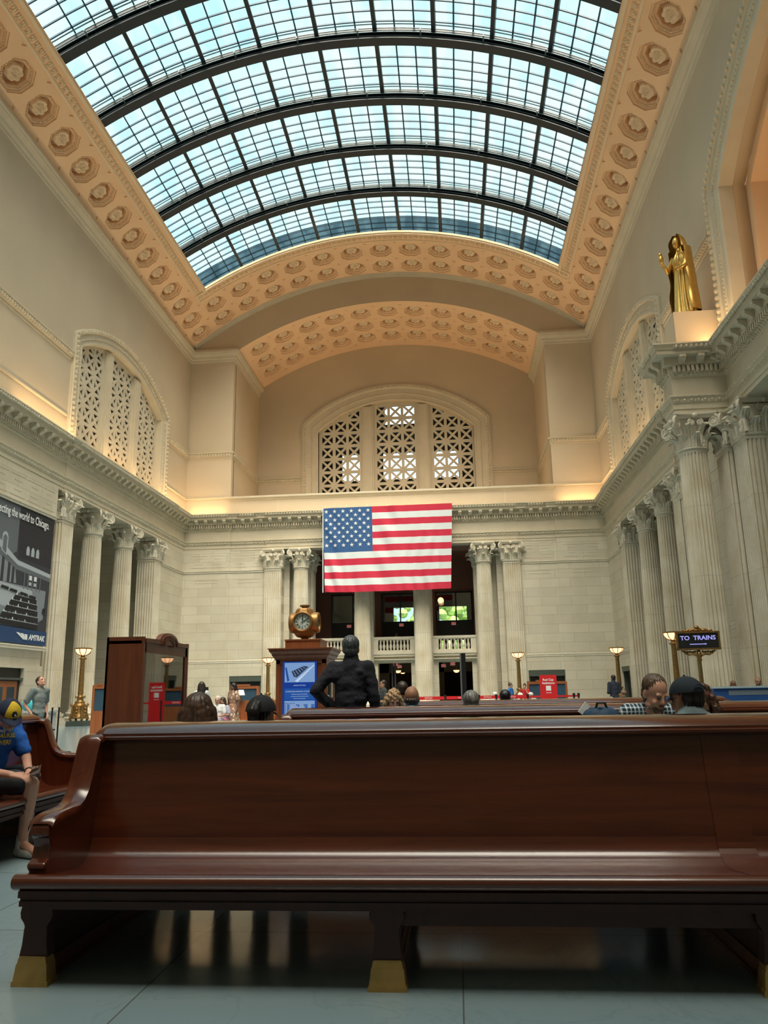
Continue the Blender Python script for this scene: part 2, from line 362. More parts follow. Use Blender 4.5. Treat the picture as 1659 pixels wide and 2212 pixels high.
WC = 42.53                                   # centre of the side windows along the wall
SIDE_IN = lambda c: arch(c, 5.80, 14.12, 10.22, 10.93)
BIG_C = 18.0
BIG_IN = arch(BIG_C, 9.14, 13.86, 9.5, 13.80)
RTH = 1.0                                    # wall thickness
ZL0, ZL1 = 25.95, 26.72                      # ceiling ledge
for nm, xw, sg in (('wall_left', XL, -1), ('wall_right', XR, 1)):
    U, V = ((0, 1, 0), (0, 0, 1))            # u = Y, v = Z, normal = +X
    o = curve_slab(nm, [(Y0, 13.0), (D+.3, 13.0), (D+.3, ZL1+.6), (Y0, ZL1+.6)], [SIDE_IN(WC), BIG_IN], RTH, (xw+sg*RTH/2, 0, 0), U, V, M['plaster'])
    struct(o)
    lo = MB()
    def seg(y0, y1, z0=0., z1=11.34, d=0., t=RTH): lo.box(xw+sg*d, xw+sg*t, y0, y1, z0, z1)
    # solid stretches of the lower wall, each a little forward or back like the photo's breaks
    if sg < 0:
        seg(29.0, 35.5, 9.80, 11.34, .0); seg(29.0, 35.5, 2.75, 9.80, .22); seg(34.0, 35.5, 0, 2.75, .12); seg(29.0, 31.6, 0, 2.75, .12); seg(31.6, 34.0, 2.62, 2.75, .12)
        seg(28.4, 29.0, 0)
    else:
        seg(30.1, 36.0, 0)
    seg(49.35, 49.9, 0); seg(49.9, 52.3, 2.62, 11.34); seg(52.3, D+.6, 0)
    seg(Y0, 7.6, 0)
    lo.box(xw+sg*.2, xw+sg*RTH, Y0, D+.3, 11.40, 13.0)     # behind the entablature
    # pilaster-size returns and the rooms behind the two openings
    struct(lo.build('wall_'+('left' if sg < 0 else 'right')+'_base', M['stone_y']))
    bk = MB(); dx = 6.5
    bk.box(xw+sg*dx, xw+sg*(dx+.4), 34.5, 50.5, 0, 11.8); bk.box(xw+sg*1.0, xw+sg*dx, 34.9, 35.3, 0, 11.8); bk.box(xw+sg*1.0, xw+sg*dx, 49.6, 50.0, 0, 11.8)
    bk.box(xw+sg*dx-.15, xw+sg*dx+.15, 35.3, 49.6, 9.5, 9.7); bk.box(xw+sg*dx-.1, xw+sg*dx+.1, 35.3, 49.6, 3.35, 3.5)
    bk.box(xw+sg*8, xw+sg*8.4, 4, 32, 0, 11.8); bk.box(xw+sg*1, xw+sg*8, 29.9, 30.2, 0, 11.8); bk.box(xw+sg*1, xw+sg*8, 6.4, 6.8, 0, 11.8)
    struct(bk.build('wall_alcove', M['stone_y']))
    struct(MB().box(xw+sg*.9, xw+sg*(dx+.4), 34.5, 50.5, 11.5, 11.8).box(xw+sg*.9, xw+sg*8.4, 6, 30.2, 11.5, 11.8).build('ceiling_alcove', M['plaster']))
    # deep lunette behind the big arch, with a stepped rib and a coursed back
    lu = MB(); 
    for x0, x1, R_, hw in ((1.0, 2.2, 13.35, 8.7), (2.2, 5.0, 13.0, 8.3)):
        p0 = arch(BIG_C, hw, 13.9, 9.5, R_)
        n_ = len(p0)
        lu.add([(xw+sg*x, p[0], p[1]) for x in (x0, x1) for p in p0], [(i, (i+1) % n_, n_+(i+1) % n_, n_+i) for i in range(n_)])
        q0 = arch(BIG_C, hw+.5, 13.4, 9.5, R_+.45)
        lu.add([(xw+sg*x0, p[0], p[1]) for p in p0+q0], [(i, (i+1) % n_, n_+(i+1) % n_, n_+i) for i in range(n_)])
    struct(lu.build('wall_lunette', M['ceil']))
    struct(MB().quad((xw+sg*5, 9, 13.4), (xw+sg*5, 27, 13.4), (xw+sg*5, 27, 23.5), (xw+sg*5, 9, 23.5)).build('wall_lunette_back', stone('lunette_blocks'+str(sg), (.45, .30, .17), 1.6, .9, 'y')))
    area('lunette_lamp', (xw+sg*3.5, BIG_C, 14.3), (pi, 0, 0), 2, 14, 100, WARM)
    # chamber behind the grille of the side window
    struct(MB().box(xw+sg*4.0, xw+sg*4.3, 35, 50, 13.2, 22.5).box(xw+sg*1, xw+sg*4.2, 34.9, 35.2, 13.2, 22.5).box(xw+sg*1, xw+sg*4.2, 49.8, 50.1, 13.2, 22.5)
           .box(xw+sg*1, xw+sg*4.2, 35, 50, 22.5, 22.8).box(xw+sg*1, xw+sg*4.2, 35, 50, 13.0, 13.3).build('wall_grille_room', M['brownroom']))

# end wall: piers, parapet, deep recess with its own vault, and the lower storey
pier = MB()
for s in (-1, 1):
    a, b_ = sorted((XC+s*WN, XC+s*(W+RTH)))
    pier.box(a, b_, D, D+.6, 13.0, ZL1+.2)
    pier.box(*sorted((XC+s*WN, XC+s*(WN+.6))), D+.5, DN+.4, 13.0, ZL1+.2)
struct(pier.build('wall_end_piers', M['plaster']))
# spandrel between the two vaults
o_ = arc_pts(XC, VZ, RC+.4, -radians(42), radians(42), 40); i_ = arc_pts(XC, NZ, RN, -asin(WN/RN), asin(WN/RN), 40)
sp_ = MB(); sp_.add([(x, D, z) for x, z in o_]+[(x, D, z) for x, z in i_], [(k, k+1, 42+k, 41+k) for k in range(40)])
struct(sp_.build('wall_end_spandrel', M['plaster']))
WIN_IN = arch(XC, 6.48, 14.9, 15.53, 9.59)
struct(curve_slab('wall_end_recess', [(XC-WN-.5, 13.2), (XC+WN+.5, 13.2), (XC+WN+.5, 27.2), (XC+WN+.5, 30.4), (XC-WN-.5, 30.4)], [WIN_IN], .5, (0, DN+.25, 0), (1, 0, 0), (0, 0, 1), M['plaster']))
struct(MB().box(XC-WN, XC+WN, D, D+.35, 13.0, 15.0).build('wall_parapet', M['plaster']))
struct(MB().box(XC-WN, XC+WN, D+.3, DN, 13.9, 14.05).build('ceiling_recess_floor', M['plaster']))
pp = MB(); pp.sweep([(XC+WN, D), (XC-WN, D)], [(0, 14.95), (.05, 15.0), (.07, 15.08), (.14, 15.14), (.17, 15.16), (.17, 15.27), (.12, 15.30), (-.4, 15.30)])
for x in (-15.7+.0, -12.3, -8.2, -4.2, -.2, 3.9):
    if XC-WN < x < XC+WN: pp.box(x-.03, x+.03, D-.012, D, 13.9, 15.0)
struct(pp.build('trim_parapet', M['trimpl']))

# lower end wall with door openings and the columned opening in the middle
le = MB()
OX0, OX1 = XC-7.75, XC+7.75                    # edges of the central opening
LD, RD = (-15.6, -13.35), (4.85, 7.30)
KX0, KX1 = -15.75, 7.25
le.box(XL-1, KX0, D, D+1, 0, 11.34); le.box(KX1, XR+1, D, D+1, 0, 11.34)
le.box(KX0, LD[0], D+.1, D+1, 0, 11.34) if LD[0] > KX0 else None
le.box(LD[0], LD[1], D+.1, D+1, 2.55, 11.34); le.box(LD[1], OX0-1.1, D+.1, D+1, 0, 11.34)
le.box(RD[0], KX1, D+.1, D+1, 2.55, 11.34); le.box(OX1+1.1, RD[0], D+.1, D+1, 0, 11.34)
le.box(OX0-1.1, OX0, D+.06, D+1, 0, 11.34); le.box(OX1, OX1+1.1, D+.06, D+1, 0, 11.34)
le.box(XL-1, XR+1, D+.25, D+.9, 11.40, 13.05)
struct(le.build('wall_end_base', M['stone_x']))
# string courses and shallow mouldings of the stone storey
def sc(path, z, o=.07, h=.16): 
    return MB().sweep(path, [(0, z-h), (o*.5, z-h), (o*.55, z-.05), (o, z-.04), (o, z), (0, z+.02)])
tn = 0
for z in (9.9, 3.2):
    for path in ([(XR, 30.1), (XR, 36.0)], [(XR, 49.35), (XR, D), (KX1, D)], [(KX1, D+.1), (OX1+1.15, D+.1)], [(OX0-1.15, D+.1), (KX0, D+.1)], [(KX0, D), (XL, D), (XL, 49.35)], [(XL, 35.5), (XL, 29.0)]):
        if z < 4 and path[0] == (XR, 30.1): z = 3.6
        tn += 1; struct(sc(path, z, .09 if z > 5 else .05).build('trim_course', M['capstone']))
        
def courses_panel(mb, x0, x1, z0, z1, fn): 
    for a, b_ in (((x0, z0), (x1, z0)), ((x0, z1), (x1, z1))): mb.prism([(a[0], a[1]-.02), (b_[0], b_[1]-.02), (b_[0], b_[1]+.02), (a[0], a[1]+.02)], 0, .012, fn)
gr = MB()
fe = lambda p, q, a: (p, D-a+.0, q); fe2 = lambda p, q, a: (p, D+.1-a, q)
for x0, x1 in ((-18.6, -17.4), (-17.2, -16.1), (7.7, 8.8), (9.0, 10.2)):
    courses_panel(gr, x0, x1, 10.15, 11.0, fe); courses_panel(gr, x0+.3, x1-.3, 10.4, 10.8, fe)
for x0, x1 in ((-15.4, -14.5), (-14.3, -13.5), (5.0, 5.8), (6.0, 6.9)):
    courses_panel(gr, x0, x1, 10.15, 11.0, fe2); courses_panel(gr, x0+.2, x1-.2, 10.4, 10.8, fe2)
for x0, x1, f_ in ((-18.3, -16.6, fe), (8.2, 9.9, fe), (-15.2, -13.6, fe2), (5.2, 6.7, fe2)): courses_panel(gr, x0, x1, 9.05, 9.25, f_)
for y0, y1 in ((30.0, 31.2), (31.4, 32.6), (32.8, 34.0), (34.2, 35.2)):
    fl = lambda p, q, a: (XL+a, p, q)
    courses_panel(gr, y0, y1, 10.1, 11.05, fl); courses_panel(gr, y0+.3, y1-.3, 10.35, 10.8, fl)
struct(gr.build('trim_incised_panels', plain('incised_line', (.56, .50, .39), .7)))

# ---- central opening: piers, balconies and rooms behind
PX = [XC-6.45, XC-2.1, XC+2.1, XC+6.45]        # column axes
pr_ = MB()
for x in (XC-6.95, PX[1], PX[2], XC+6.95):
    hw = .66 if abs(x-XC) < 4 else .5
    pr_.box(x-hw, x+hw, 55.2, 56.5, 0, 11.34)
pr_.box(OX0-1, XC-7.35, D+.9, 56.5, 0, 11.34); pr_.box(XC+7.35, OX1+1, D+.9, 56.5, 0, 11.34)
bays = [(XC-5.74, PX[1]-.66), (PX[1]+.66, PX[2]-.66), (PX[2]+.66, XC+5.74)]
for a, b_ in bays:
    pr_.box(a, b_, 55.4, 56.4, 3.72, 4.0); m_ = (a+b_)/2; hw = 1.17
    pr_.box(a, m_-hw, 55.4, 56.4, 0, 3.72); pr_.box(m_+hw, b_, 55.4, 56.4, 0, 3.72); pr_.box(m_-hw, m_+hw, 55.4, 56.4, 3.28, 3.72)
struct(pr_.build('wall_end_piers_inner', M['stone_x']))
for a, b_ in bays:
    t = thing('balcony', 'stone balcony with turned balusters '+{0: 'left of the two middle end-wall columns', 1: 'between the two middle end-wall columns', 2: 'right of the two middle end-wall columns'}[bays.index((a, b_))], 'balcony', ((a+b_)/2, 55.3, 4.0))
    hw = (b_-a)/2-.002
    MB().box(-hw, hw, -.1, .25, .92, 1.08).box(-hw, hw, -.06, .2, .86, .92).build('rail', M['capstone'], t)
    MB().box(-hw, hw, -.1, .25, 0, .14).box(-hw, hw, -.22, .25, -.14, 0).box(-hw, hw, -.14, .25, -.3, -.14).box(-hw, hw, -.24, .25, -.52, -.46).build('base', M['capstone'], t)
    MB().box(-hw, -1.12, -.06, .2, .14, .86).build('pedestal', M['capstone'], t); MB().box(1.12, hw, -.06, .2, .14, .86).build('pedestal', M['capstone'], t)
    if a == bays[0][0]:
        bal = MB().lathe([(.085, 0), (.085, .05), (.06, .08), (.085, .13), (.108, .24), (.09, .36), (.055, .48), (.06, .56), (.08, .62), (.09, .66), (.09, .72)], 10).mesh('baluster')
        bal.materials.append(M['capstone']); bal.polygons.foreach_set('use_smooth', [True]*len(bal.polygons))
    for k in range(9): put('baluster', bal, t, (-.96+k*.24, .07, .14))
# rooms behind the opening: brown lobby with glazed screen, then daylight beyond
rm = MB()
rm.box(OX0-1, OX1+1, 56.4, 72, 11.3, 11.6); rm.box(OX0-1.2, OX0-.8, 56.4, 72, 0, 11.6); rm.box(OX1+.8, OX1+1.2, 56.4, 72, 0, 11.6)
rm.box(OX0-1, OX1+1, 56.4, 72, 3.75, 4.05)
rm.box(OX0-1, OX1+1, 60.2, 60.5, 8.75, 11.4)                   # above the screen
for a, b_ in ((OX0-1, -9.45), (-6.9, -5.55), (-2.9, -1.35), (1.45, OX1+1)): rm.box(a, b_, 60.2, 60.5, 4.0, 8.8)
struct(rm.build('wall_lobby', M['brownroom']))
fw = MB()                                                        # far wall with daylight windows
GW = [(-8.7, -7.0), (-5.5, -3.55), (-1.3, 1.2)]
xs = sorted([OX0-1, OX1+1]+[q for g_ in GW for q in g_])
for i in range(0, len(xs)-1, 2): fw.box(xs[i], xs[i+1], 71.6, 72, 4.0, 11.3)
for a, b_ in GW: fw.box(a, b_, 71.6, 72, 4, 4.7) ; fw.box(a, b_, 71.6, 72, 5.9 if a > -2 else 4.7, 7.45); fw.box(a, b_, 71.6, 72, 8.85, 11.3)
fw.box(OX0-1, OX1+1, 71.6, 72, 0, 3.8)
for a in (-.95, -.35, .25, .85): fw.box(a, a+.3, 71.6, 72, 4.7, 5.9)
struct(fw.build('wall_far', M['brownroom']))
for i, (a, b_) in enumerate(((-9.45, -6.9), (-5.55, -2.9), (-1.35, 1.45))):
    t = thing('window_%d' % (i+1), kind_l := 'black framed glass screen above the balcony, bay %s' % ('left', 'middle', 'right')[i], 'window', (0, 60.1, 4.05)); del t['label']; del t['category']; t['kind'] = 'structure'
    m_ = (a+b_)/2+(.15 if i else .4)
    f = MB()
    for x in (a+.04, m_, b_-.04): f.box(x-.05, x+.05, -.05, .05, 0, 4.7)
    for z in (.05, 2.45, 4.65): f.box(a, b_, -.05, .05, z-.06, z+.06)
    f.box(a, b_, -.02, .02, .05, 2.4) if i == 0 else f.box(a, b_, -.02, .02, 1.0, 2.4)
    f.build('window_frame', M['black'], t)
    MB().box(a, b_, -.008, .008, 2.45, 4.65).build('window_pane', M['glass'], t)
# side vestibule rooms on the ground floor
vb = MB()
for a, b_ in ((OX0-1, -9.0), (-6.1, -5.2), (-2.6, -.9), (1.9, OX1+1)): vb.box(a, b_, 62, 62.3, 0, 3.8)
vb.box(OX0-1, OX1+1, 62, 62.3, 2.75, 3.8)
struct(vb.build('wall_vestibule', plain('vestibule_olive', (.16, .115, .06), .7)))
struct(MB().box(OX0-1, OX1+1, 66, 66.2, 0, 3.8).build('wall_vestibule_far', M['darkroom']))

# ---- ceilings
PITCH_A = radians(5.25); DY = 2.09; YB = 53.35
def coffer_mesh(cells, pitch_s, pitch_t, a, R):
    # flat (s = arc length, t = along the hall, d = depth) mesh of octagonal coffers with small square sinks between
    bm = bmesh.new(); vm = {}
    def vert(s_, t_, d_):
        k = (round(s_, 4), round(t_, 4), round(d_, 4))
        if k not in vm: vm[k] = bm.verts.new(k)
        return vm[k]
    def face(pts):
        vs = [vert(*p) for p in pts]
        if len(set(vs)) == len(vs):
            try: bm.faces.new(vs)
            except ValueError: pass
    q = .17; hs, ht = pitch_s/2, pitch_t/2; k8 = a*math.tan(pi/8)
    cs = set(cells)
    for i, j in cells:
        cx, cy = i*pitch_s, j*pitch_t
        O = [(hs-q, -ht), (hs, -ht+q), (hs, ht-q), (hs-q, ht), (-hs+q, ht), (-hs, ht-q), (-hs, -ht+q), (-hs+q, -ht)]
        I = [(k8, -a), (a, -k8), (a, k8), (k8, a), (-k8, a), (-a, k8), (-a, -k8), (-k8, -a)]
        rings = [(1., 0.), (1., .09), (.93, .11), (.91, .17), (.80, .18), (.74, .24), (.72, .27), (.71, .62)]
        for n_ in range(8):
            m_ = (n_+1) % 8
            face([(cx+O[n_][0], cy+O[n_][1], 0), (cx+O[m_][0], cy+O[m_][1], 0), (cx+I[m_][0], cy+I[m_][1], 0), (cx+I[n_][0], cy+I[n_][1], 0)])
            for (f0, d0), (f1, d1) in zip(rings, rings[1:]):
                face([(cx+I[n_][0]*f0, cy+I[n_][1]*f0, d0), (cx+I[m_][0]*f0, cy+I[m_][1]*f0, d0), (cx+I[m_][0]*f1, cy+I[m_][1]*f1, d1), (cx+I[n_][0]*f1, cy+I[n_][1]*f1, d1)])
        f1, d1 = rings[-1]; face([(cx+p[0]*f1, cy+p[1]*f1, d1) for p in I])
    corners = {}
    for i, j in cells:
        for di in (0, 1):
            for dj in (0, 1): corners.setdefault((i+di, j+dj), set()).add((di, dj))
    for (i, j), st in corners.items():
        cx, cy = (i-.5)*pitch_s, (j-.5)*pitch_t
        tips = [(q, 0), (0, q), (-q, 0), (0, -q)]
        sides = {(0, 0): (0, 1), (1, 0): (1, 2), (1, 1): (2, 3), (0, 1): (3, 0)}
        if len(st) >= 2:
            # sink: full diamond (four cells) or half (two cells), its open side closed flat
            d_ = .07; f_ = .72
            use = [tips[k] for k in range(4)]
            if len(st) == 4:
                for k in range(4):
                    a0, a1 = use[k], use[(k+1) % 4]
                    face([(cx+a0[0], cy+a0[1], 0), (cx+a1[0], cy+a1[1], 0), (cx+a1[0]*f_, cy+a1[1]*f_, d_), (cx+a0[0]*f_, cy+a0[1]*f_, d_)])
                face([(cx+p[0]*f_, cy+p[1]*f_, d_) for p in use])
            else:
                ks = [sides[s_] for s_ in st]
                for k0, k1 in ks:
                    a0, a1 = use[k0], use[k1]
                    face([(cx+a0[0], cy+a0[1], 0), (cx+a1[0], cy+a1[1], 0), (cx+a1[0]*f_, cy+a1[1]*f_, d_), (cx+a0[0]*f_, cy+a0[1]*f_, d_)])
                    face([(cx, cy, d_), (cx+a0[0]*f_, cy+a0[1]*f_, d_), (cx+a1[0]*f_, cy+a1[1]*f_, d_)])
                # close the straight cut
                idx = [k for kk in ks for k in kk]; ends = [k for k in set(idx) if idx.count(k) == 1]
                if len(ends) == 2:
                    a0, a1 = use[ends[0]], use[ends[1]]
                    face([(cx+a0[0], cy+a0[1], 0), (cx+a1[0], cy+a1[1], 0), (cx+a1[0]*f_, cy+a1[1]*f_, d_), (cx, cy, d_), (cx+a0[0]*f_, cy+a0[1]*f_, d_)])
        else:
            (k0, k1) = sides[list(st)[0]]; a0, a1 = tips[k0], tips[k1]
            face([(cx, cy, 0), (cx+a0[0], cy+a0[1], 0), (cx+a1[0], cy+a1[1], 0)])
    smin = min(v.co.x for v in bm.verts); smax = max(v.co.x for v in bm.verts)
    k = math.floor(smin/(pitch_s/4))
    while k*pitch_s/4 < smax:
        geom = list(bm.verts)+list(bm.edges)+list(bm.faces)
        bmesh.ops.bisect_plane(bm, geom=geom, plane_co=(k*pitch_s/4+.0007, 0, 0), plane_no=(1, 0, 0), dist=1e-5); k += 1
    return bm
def wrap_bm(bm, name, R, zc, y_of, mat):
    for v in bm.verts:
        s_, t_, d_ = v.co; a = s_/R; r = R+d_
        v.co = (XC+r*sin(a), y_of(t_), zc+r*cos(a))
    bmesh.ops.recalc_face_normals(bm, faces=bm.faces)
    me = bpy.data.meshes.new(name); bm.to_mesh(me); bm.free(); me.materials.append(mat); return put(name, me)
cells = [(i, j) for i in range(-7, 8) for j in (0, 1)] + [(s, j) for s in (-7, 7) for j in range(2, 29)]
ceil = struct(wrap_bm(coffer_mesh(cells, RC*PITCH_A, DY, .79, RC), 'ceiling', RC, VZ, lambda t: YB-DY/2-t, M['ceil']))
def vault_strip(mb, a0, a1, y0, y1, R=RC, zc=VZ, n=None):
    n = n or max(1, int(abs(a1-a0)/1.3)); A = [radians(a0+(a1-a0)*i/n) for i in range(n+1)]
    mb.add([(XC+R*sin(a), y, zc+R*cos(a)) for y in (y0, y1) for a in A], [(i, i+1, n+2+i, n+1+i) for i in range(n)])
vs_ = MB(); e0 = 7.5*5.25; ee = 6.5*5.25
yend = YB-2*DY
vault_strip(vs_, -42, 42, YB, D); vault_strip(vs_, -42, -e0, Y0, YB); vault_strip(vs_, e0, 42, Y0, YB)
for s in (-1, 1):
    vault_strip(vs_, s*ee, s*SKA, SKY0-2, yend)
    vault_strip(vs_, s*SKA, s*e0, Y0, YB-29*DY)
vault_strip(vs_, -SKA, SKA, SKY1, yend); vault_strip(vs_, -SKA, SKA, Y0, SKY0)
# reveal of the skylight opening
def rev(a0, a1, y0, y1, n=24):
    A = [radians(a0+(a1-a0)*i/n) for i in range(n+1)]
    vs_.add([(XC+r*sin(a), y0+(y1-y0)*i/n, VZ+r*cos(a)) for r in (RC, RC+.14) for i, a in enumerate(A)], [(i, i+1, n+2+i, n+1+i) for i in range(n)])
rev(-SKA, -SKA, SKY0, SKY1, 1); rev(SKA, SKA, SKY0, SKY1, 1); rev(-SKA, SKA, SKY1, SKY1); rev(-SKA, SKA, SKY0, SKY0)
struct(vs_.build('ceiling_border', M['ceil'], fix=False))
ncell = [(i, j) for i in range(-5, 6) for j in range(3)]; NA = radians(5.72)
NY = 56.35
struct(wrap_bm(coffer_mesh([(i, j) for i in range(-5, 6) for j in (-2, -1, 0)], RN*NA, DY, .78, RN), 'ceiling_recess', RN, NZ, lambda t: 55.2-t, M['ceil']))
ns = MB(); na = math.degrees(asin(WN/RN)); nb_ = 5.5*5.72
vault_strip(ns, -na, -nb_, D, DN, RN, NZ); vault_strip(ns, nb_, na, D, DN, RN, NZ)
vault_strip(ns, -nb_, nb_, D, 55.2-DY/2, RN, NZ); vault_strip(ns, -nb_, nb_, 55.2+2.5*DY, DN, RN, NZ)
struct(ns.build('ceiling_recess_border', M['ceil'], fix=False))
# rosettes: one part of the ceiling per coffer
def rosette():
    mb = MB(); nr, na_ = 11, 64
    def fn(u, v):
        th = 2*pi*u; r = v
        lob = 1+.10*abs(cos(3.5*th))-.06; rad = .36*r*lob if r > .5 else .36*r
        h = .11*math.exp(-((r-.80)/.15)**2)*(.25+.75*abs(cos(3.5*th)))+.17*math.exp(-((r-.38)/.10)**2)*(.35+.65*abs(cos(2.5*th+.4)))+.17*math.exp(-(r/.10)**2)
        h -= .05*max(0, r-.9)*10*.5
        return (rad*cos(th), rad*sin(th), -.06-h if r < .999 else .03)
    mb.grid(na_, nr, fn, wrap=True); mb.lathe([(.10, .0), (.10, .32)], 12); me = mb.mesh('rosette')
    bm = bmesh.new(); bm.from_mesh(me); bmesh.ops.remove_doubles(bm, verts=bm.verts, dist=1e-4); bmesh.ops.recalc_face_normals(bm, faces=bm.faces); bm.to_mesh(me); bm.free()
    me.polygons.foreach_set('use_smooth', [True]*len(me.polygons)); me.materials.append(M['ceilorn']); return me
ros = rosette()
def put_ros(a, y, R, zc):
    r = R+.36; o = put('ceiling_rosette', ros, ceil); o.location = (XC+r*sin(a), y, zc+r*cos(a)); o.rotation_euler = (0, a, random.uniform(0, .3)) if False else (0, a, 0); o.scale = (1.15, 1.15, 1.15)
for i, j in cells:
    if j <= 15: put_ros(i*PITCH_A, YB-DY/2-j*DY, RC, VZ)
rec = bpy.data.objects['ceiling_recess']
for i, j in ncell:
    r = RN+.36; a = i*NA; o = put('ceiling_rosette', ros, rec); o.location = (XC+r*sin(a), 55.2+j*DY, NZ+r*cos(a)); o.rotation_euler = (0, a, 0); o.scale = (1.1, 1.1, 1.1)
# coffer bead rows and the carved frame of the skylight opening
bd = MB()
def vpt(a, y, d, R=RC, zc=VZ): return Vector((XC+(R+d)*sin(a), y, zc+(R+d)*cos(a)))
def beads(i, y, R, zc, pa, aa):
    for e_ in range(8):
        t0 = pi/8+e_*pi/4; p0 = Vector((cos(t0), sin(t0)))*aa/cos(pi/8)*.82; t1 = t0+pi/4; p1 = Vector((cos(t1), sin(t1)))*aa/cos(pi/8)*.82
        for k in range(5):
            p = p0.lerp(p1, (k+.5)/5); bd.ell(vpt(i*pa+p.x/R, y+p.y, .13, R, zc), .045, u=6, v=4)
for i, j in cells:
    if j <= 14: beads(i, YB-DY/2-j*DY, RC, VZ, PITCH_A, .79)
for i, j in ncell: beads(i, 55.2+j*DY, RN, NZ, NA, .78)
struct(bd.build('trim_coffer_beads', M['ceilorn']))
fr = MB()
def leafm(mb, c, ax, ay, az, s=1.):
    # acanthus tuft: centre lobe with two curled side lobes; ax along the strip, ay across, az out of the wall
    tm = Matrix((ax, ay, az)).transposed().to_4x4(); tm.translation = c
    for dx_, dy_, rx, ry, rz in ((0, 0, .05, .11, .06), (-.075, -.02, .035, .08, .05), (.075, -.02, .035, .08, .05), (-.045, .10, .04, .035, .045), (.045, .10, .04, .035, .045)):
        mb.ell((dx_*s, dy_*s, 0), (rx*s, ry*s, rz*s), tm, u=6, v=4)
def strip_bar(mb, pts, w_, n_up):
    pass
for s in (-1, 1):
    for a0, a1, dd in ((s*(SKA+.25), s*(SKA+.7), -.10), (s*33.7, s*34.0, -.05)):
        A = (radians(a0), radians(a1)); vs = [vpt(a, y, d_) for y in (SKY0, SKY1+(.3 if abs(a0) < 33 else .95)) for a, d_ in ((A[0], 0), (A[0], dd), (A[1], dd), (A[1], 0))]
        fr.add(vs, [(0, 1, 5, 4), (1, 2, 6, 5), (2, 3, 7, 6), (4, 5, 6, 7)])
    y = 6.0
    while y < SKY1+.8:
        a = radians(s*33.1); n_ = Vector((sin(a), 0, cos(a)))*-1; t_ = Vector((cos(a), 0, -sin(a)))*s
        leafm(fr, vpt(a, y, -.02), Vector((0, 1, 0)), t_, n_, 1.35); y += .36
for y0, y1, dd in ((SKY1+.06, SKY1+.2, -.10), (SKY1+.95, SKY1+1.03, -.05)):
    n_ = 48; A = [radians(-34+68*i/n_) for i in range(n_+1)]
    fr.add([vpt(a, yy, d_) for a in A for yy, d_ in ((y0, 0), (y0, dd), (y1, dd), (y1, 0))], [(i*4+k, i*4+k+1, i*4+k+5, i*4+k+4) for i in range(n_) for k in range(3)])
a = -33.1
while a < 33.2:
    ar = radians(a); leafm(fr, vpt(ar, SKY1+.55, -.02), Vector((cos(ar), 0, -sin(ar))), Vector((0, 1, 0)), Vector((-sin(ar), 0, -cos(ar))), 1.35); a += .9
struct(fr.build('trim_skylight_frame', M['ceilorn']))
# archivolt edge where the main vault meets the end wall
av = MB(); n_ = 56
for i in range(n_): pass
pf = [(RC, D-.42), (RC-.05, D-.40), (RC-.06, D-.28), (RC-.12, D-.24), (RC-.13, D-.10), (RC-.18, D-.06), (RC-.18, D+.02)]
A = [asin(min(.999, (W-.3)/RC))*(-1+2*i/n_) for i in range(n_+1)]
av.add([(XC+r*sin(a), y, VZ+r*cos(a)) for a in A for r, y in pf], [(i*7+k, i*7+k+1, i*7+k+8, i*7+k+7) for i in range(n_) for k in range(6)])
struct(av.build('trim_archivolt', M['trimpl']))

# ---- ledge, dentil band, attic line, entablature
LG = [(0, ZL0-.06), (.05, ZL0-.03), (.06, ZL0+.12), (.14, ZL0+.20), (.17, ZL0+.34), (.34, ZL0+.52), (.36, ZL0+.60), (.42, ZL0+.62), (.42, ZL1), (.30, ZL1+.02), (.26, ZL1+.2), (-.1, ZL1+.22)]
Lp = [(XL, Y0), (XL, D), (XC-WN, D), (XC-WN, DN)]; Rp = [(XR, Y0), (XR, D), (XC+WN, D), (XC+WN, DN)]
lg = MB().sweep(Lp, LG, sgn=-1).sweep(Rp, LG, sgn=1); struct(lg.build('trim_ledge', M['trimpl']))
def along(path, step, fn, off=0., sgn=1, minlen=.05):
    for i in range(len(path)-1):
        p, q = Vector(path[i]), Vector(path[i+1]); d = q-p; ln = d.length
        if ln < .3: continue
        d.normalize(); nrm = Vector((-d.y, d.x))*sgn; n = max(1, int(round(ln/step)))
        for k in range(n):
            c = p+d*(ln*(k+.5)/n); fn(Vector((c.x, c.y, 0)), Vector((d.x, d.y, 0)), Vector((nrm.x, nrm.y, 0)))
def motif_box(mb, c, t, n, w_, o0, o1, z0, z1):
    vs = [c+t*a*w_/2+n*o+Vector((0, 0, z)) for z in (z0, z1) for o in (o0, o1) for a in (-1, 1)]
    mb.add(vs, [(0, 2, 3, 1), (4, 5, 7, 6), (0, 1, 5, 4), (2, 6, 7, 3), (0, 4, 6, 2), (1, 3, 7, 5)])
def motif_ell(mb, c, t, n, o, z, rt, ro, rz, u=6, v=4):
    tm = Matrix((t, n, Vector((0, 0, 1)))).transposed().to_4x4(); tm.translation = c+n*o+Vector((0, 0, z)); mb.ell((0, 0, 0), (rt, ro, rz), tm, u, v)
band = MB()
BZ = 18.6
BP = [(0, BZ-.38), (.03, BZ-.36), (.04, BZ-.22), (.09, BZ-.18), (.09, BZ-.02), (.16, BZ+.03), (.20, BZ+.04), (.20, BZ+.10), (0, BZ+.14)]
def bandrun(path, sgn):
    band.sweep(path, BP, sgn=sgn)
    along(path, .21, lambda c, t, n: motif_box(band, c, t, n, .11, .08, .19, BZ-.17, BZ-.03), sgn=sgn)
wl = XC-7.88; wr = XC+7.88
bandrun([(XL, WC+6.8), (XL, D), (XC-WN, D), (XC-WN, DN), (wl, DN)], -1)
bandrun([(XR, WC+6.8), (XR, D), (XC+WN, D), (XC+WN, DN), (wr, DN)], 1)
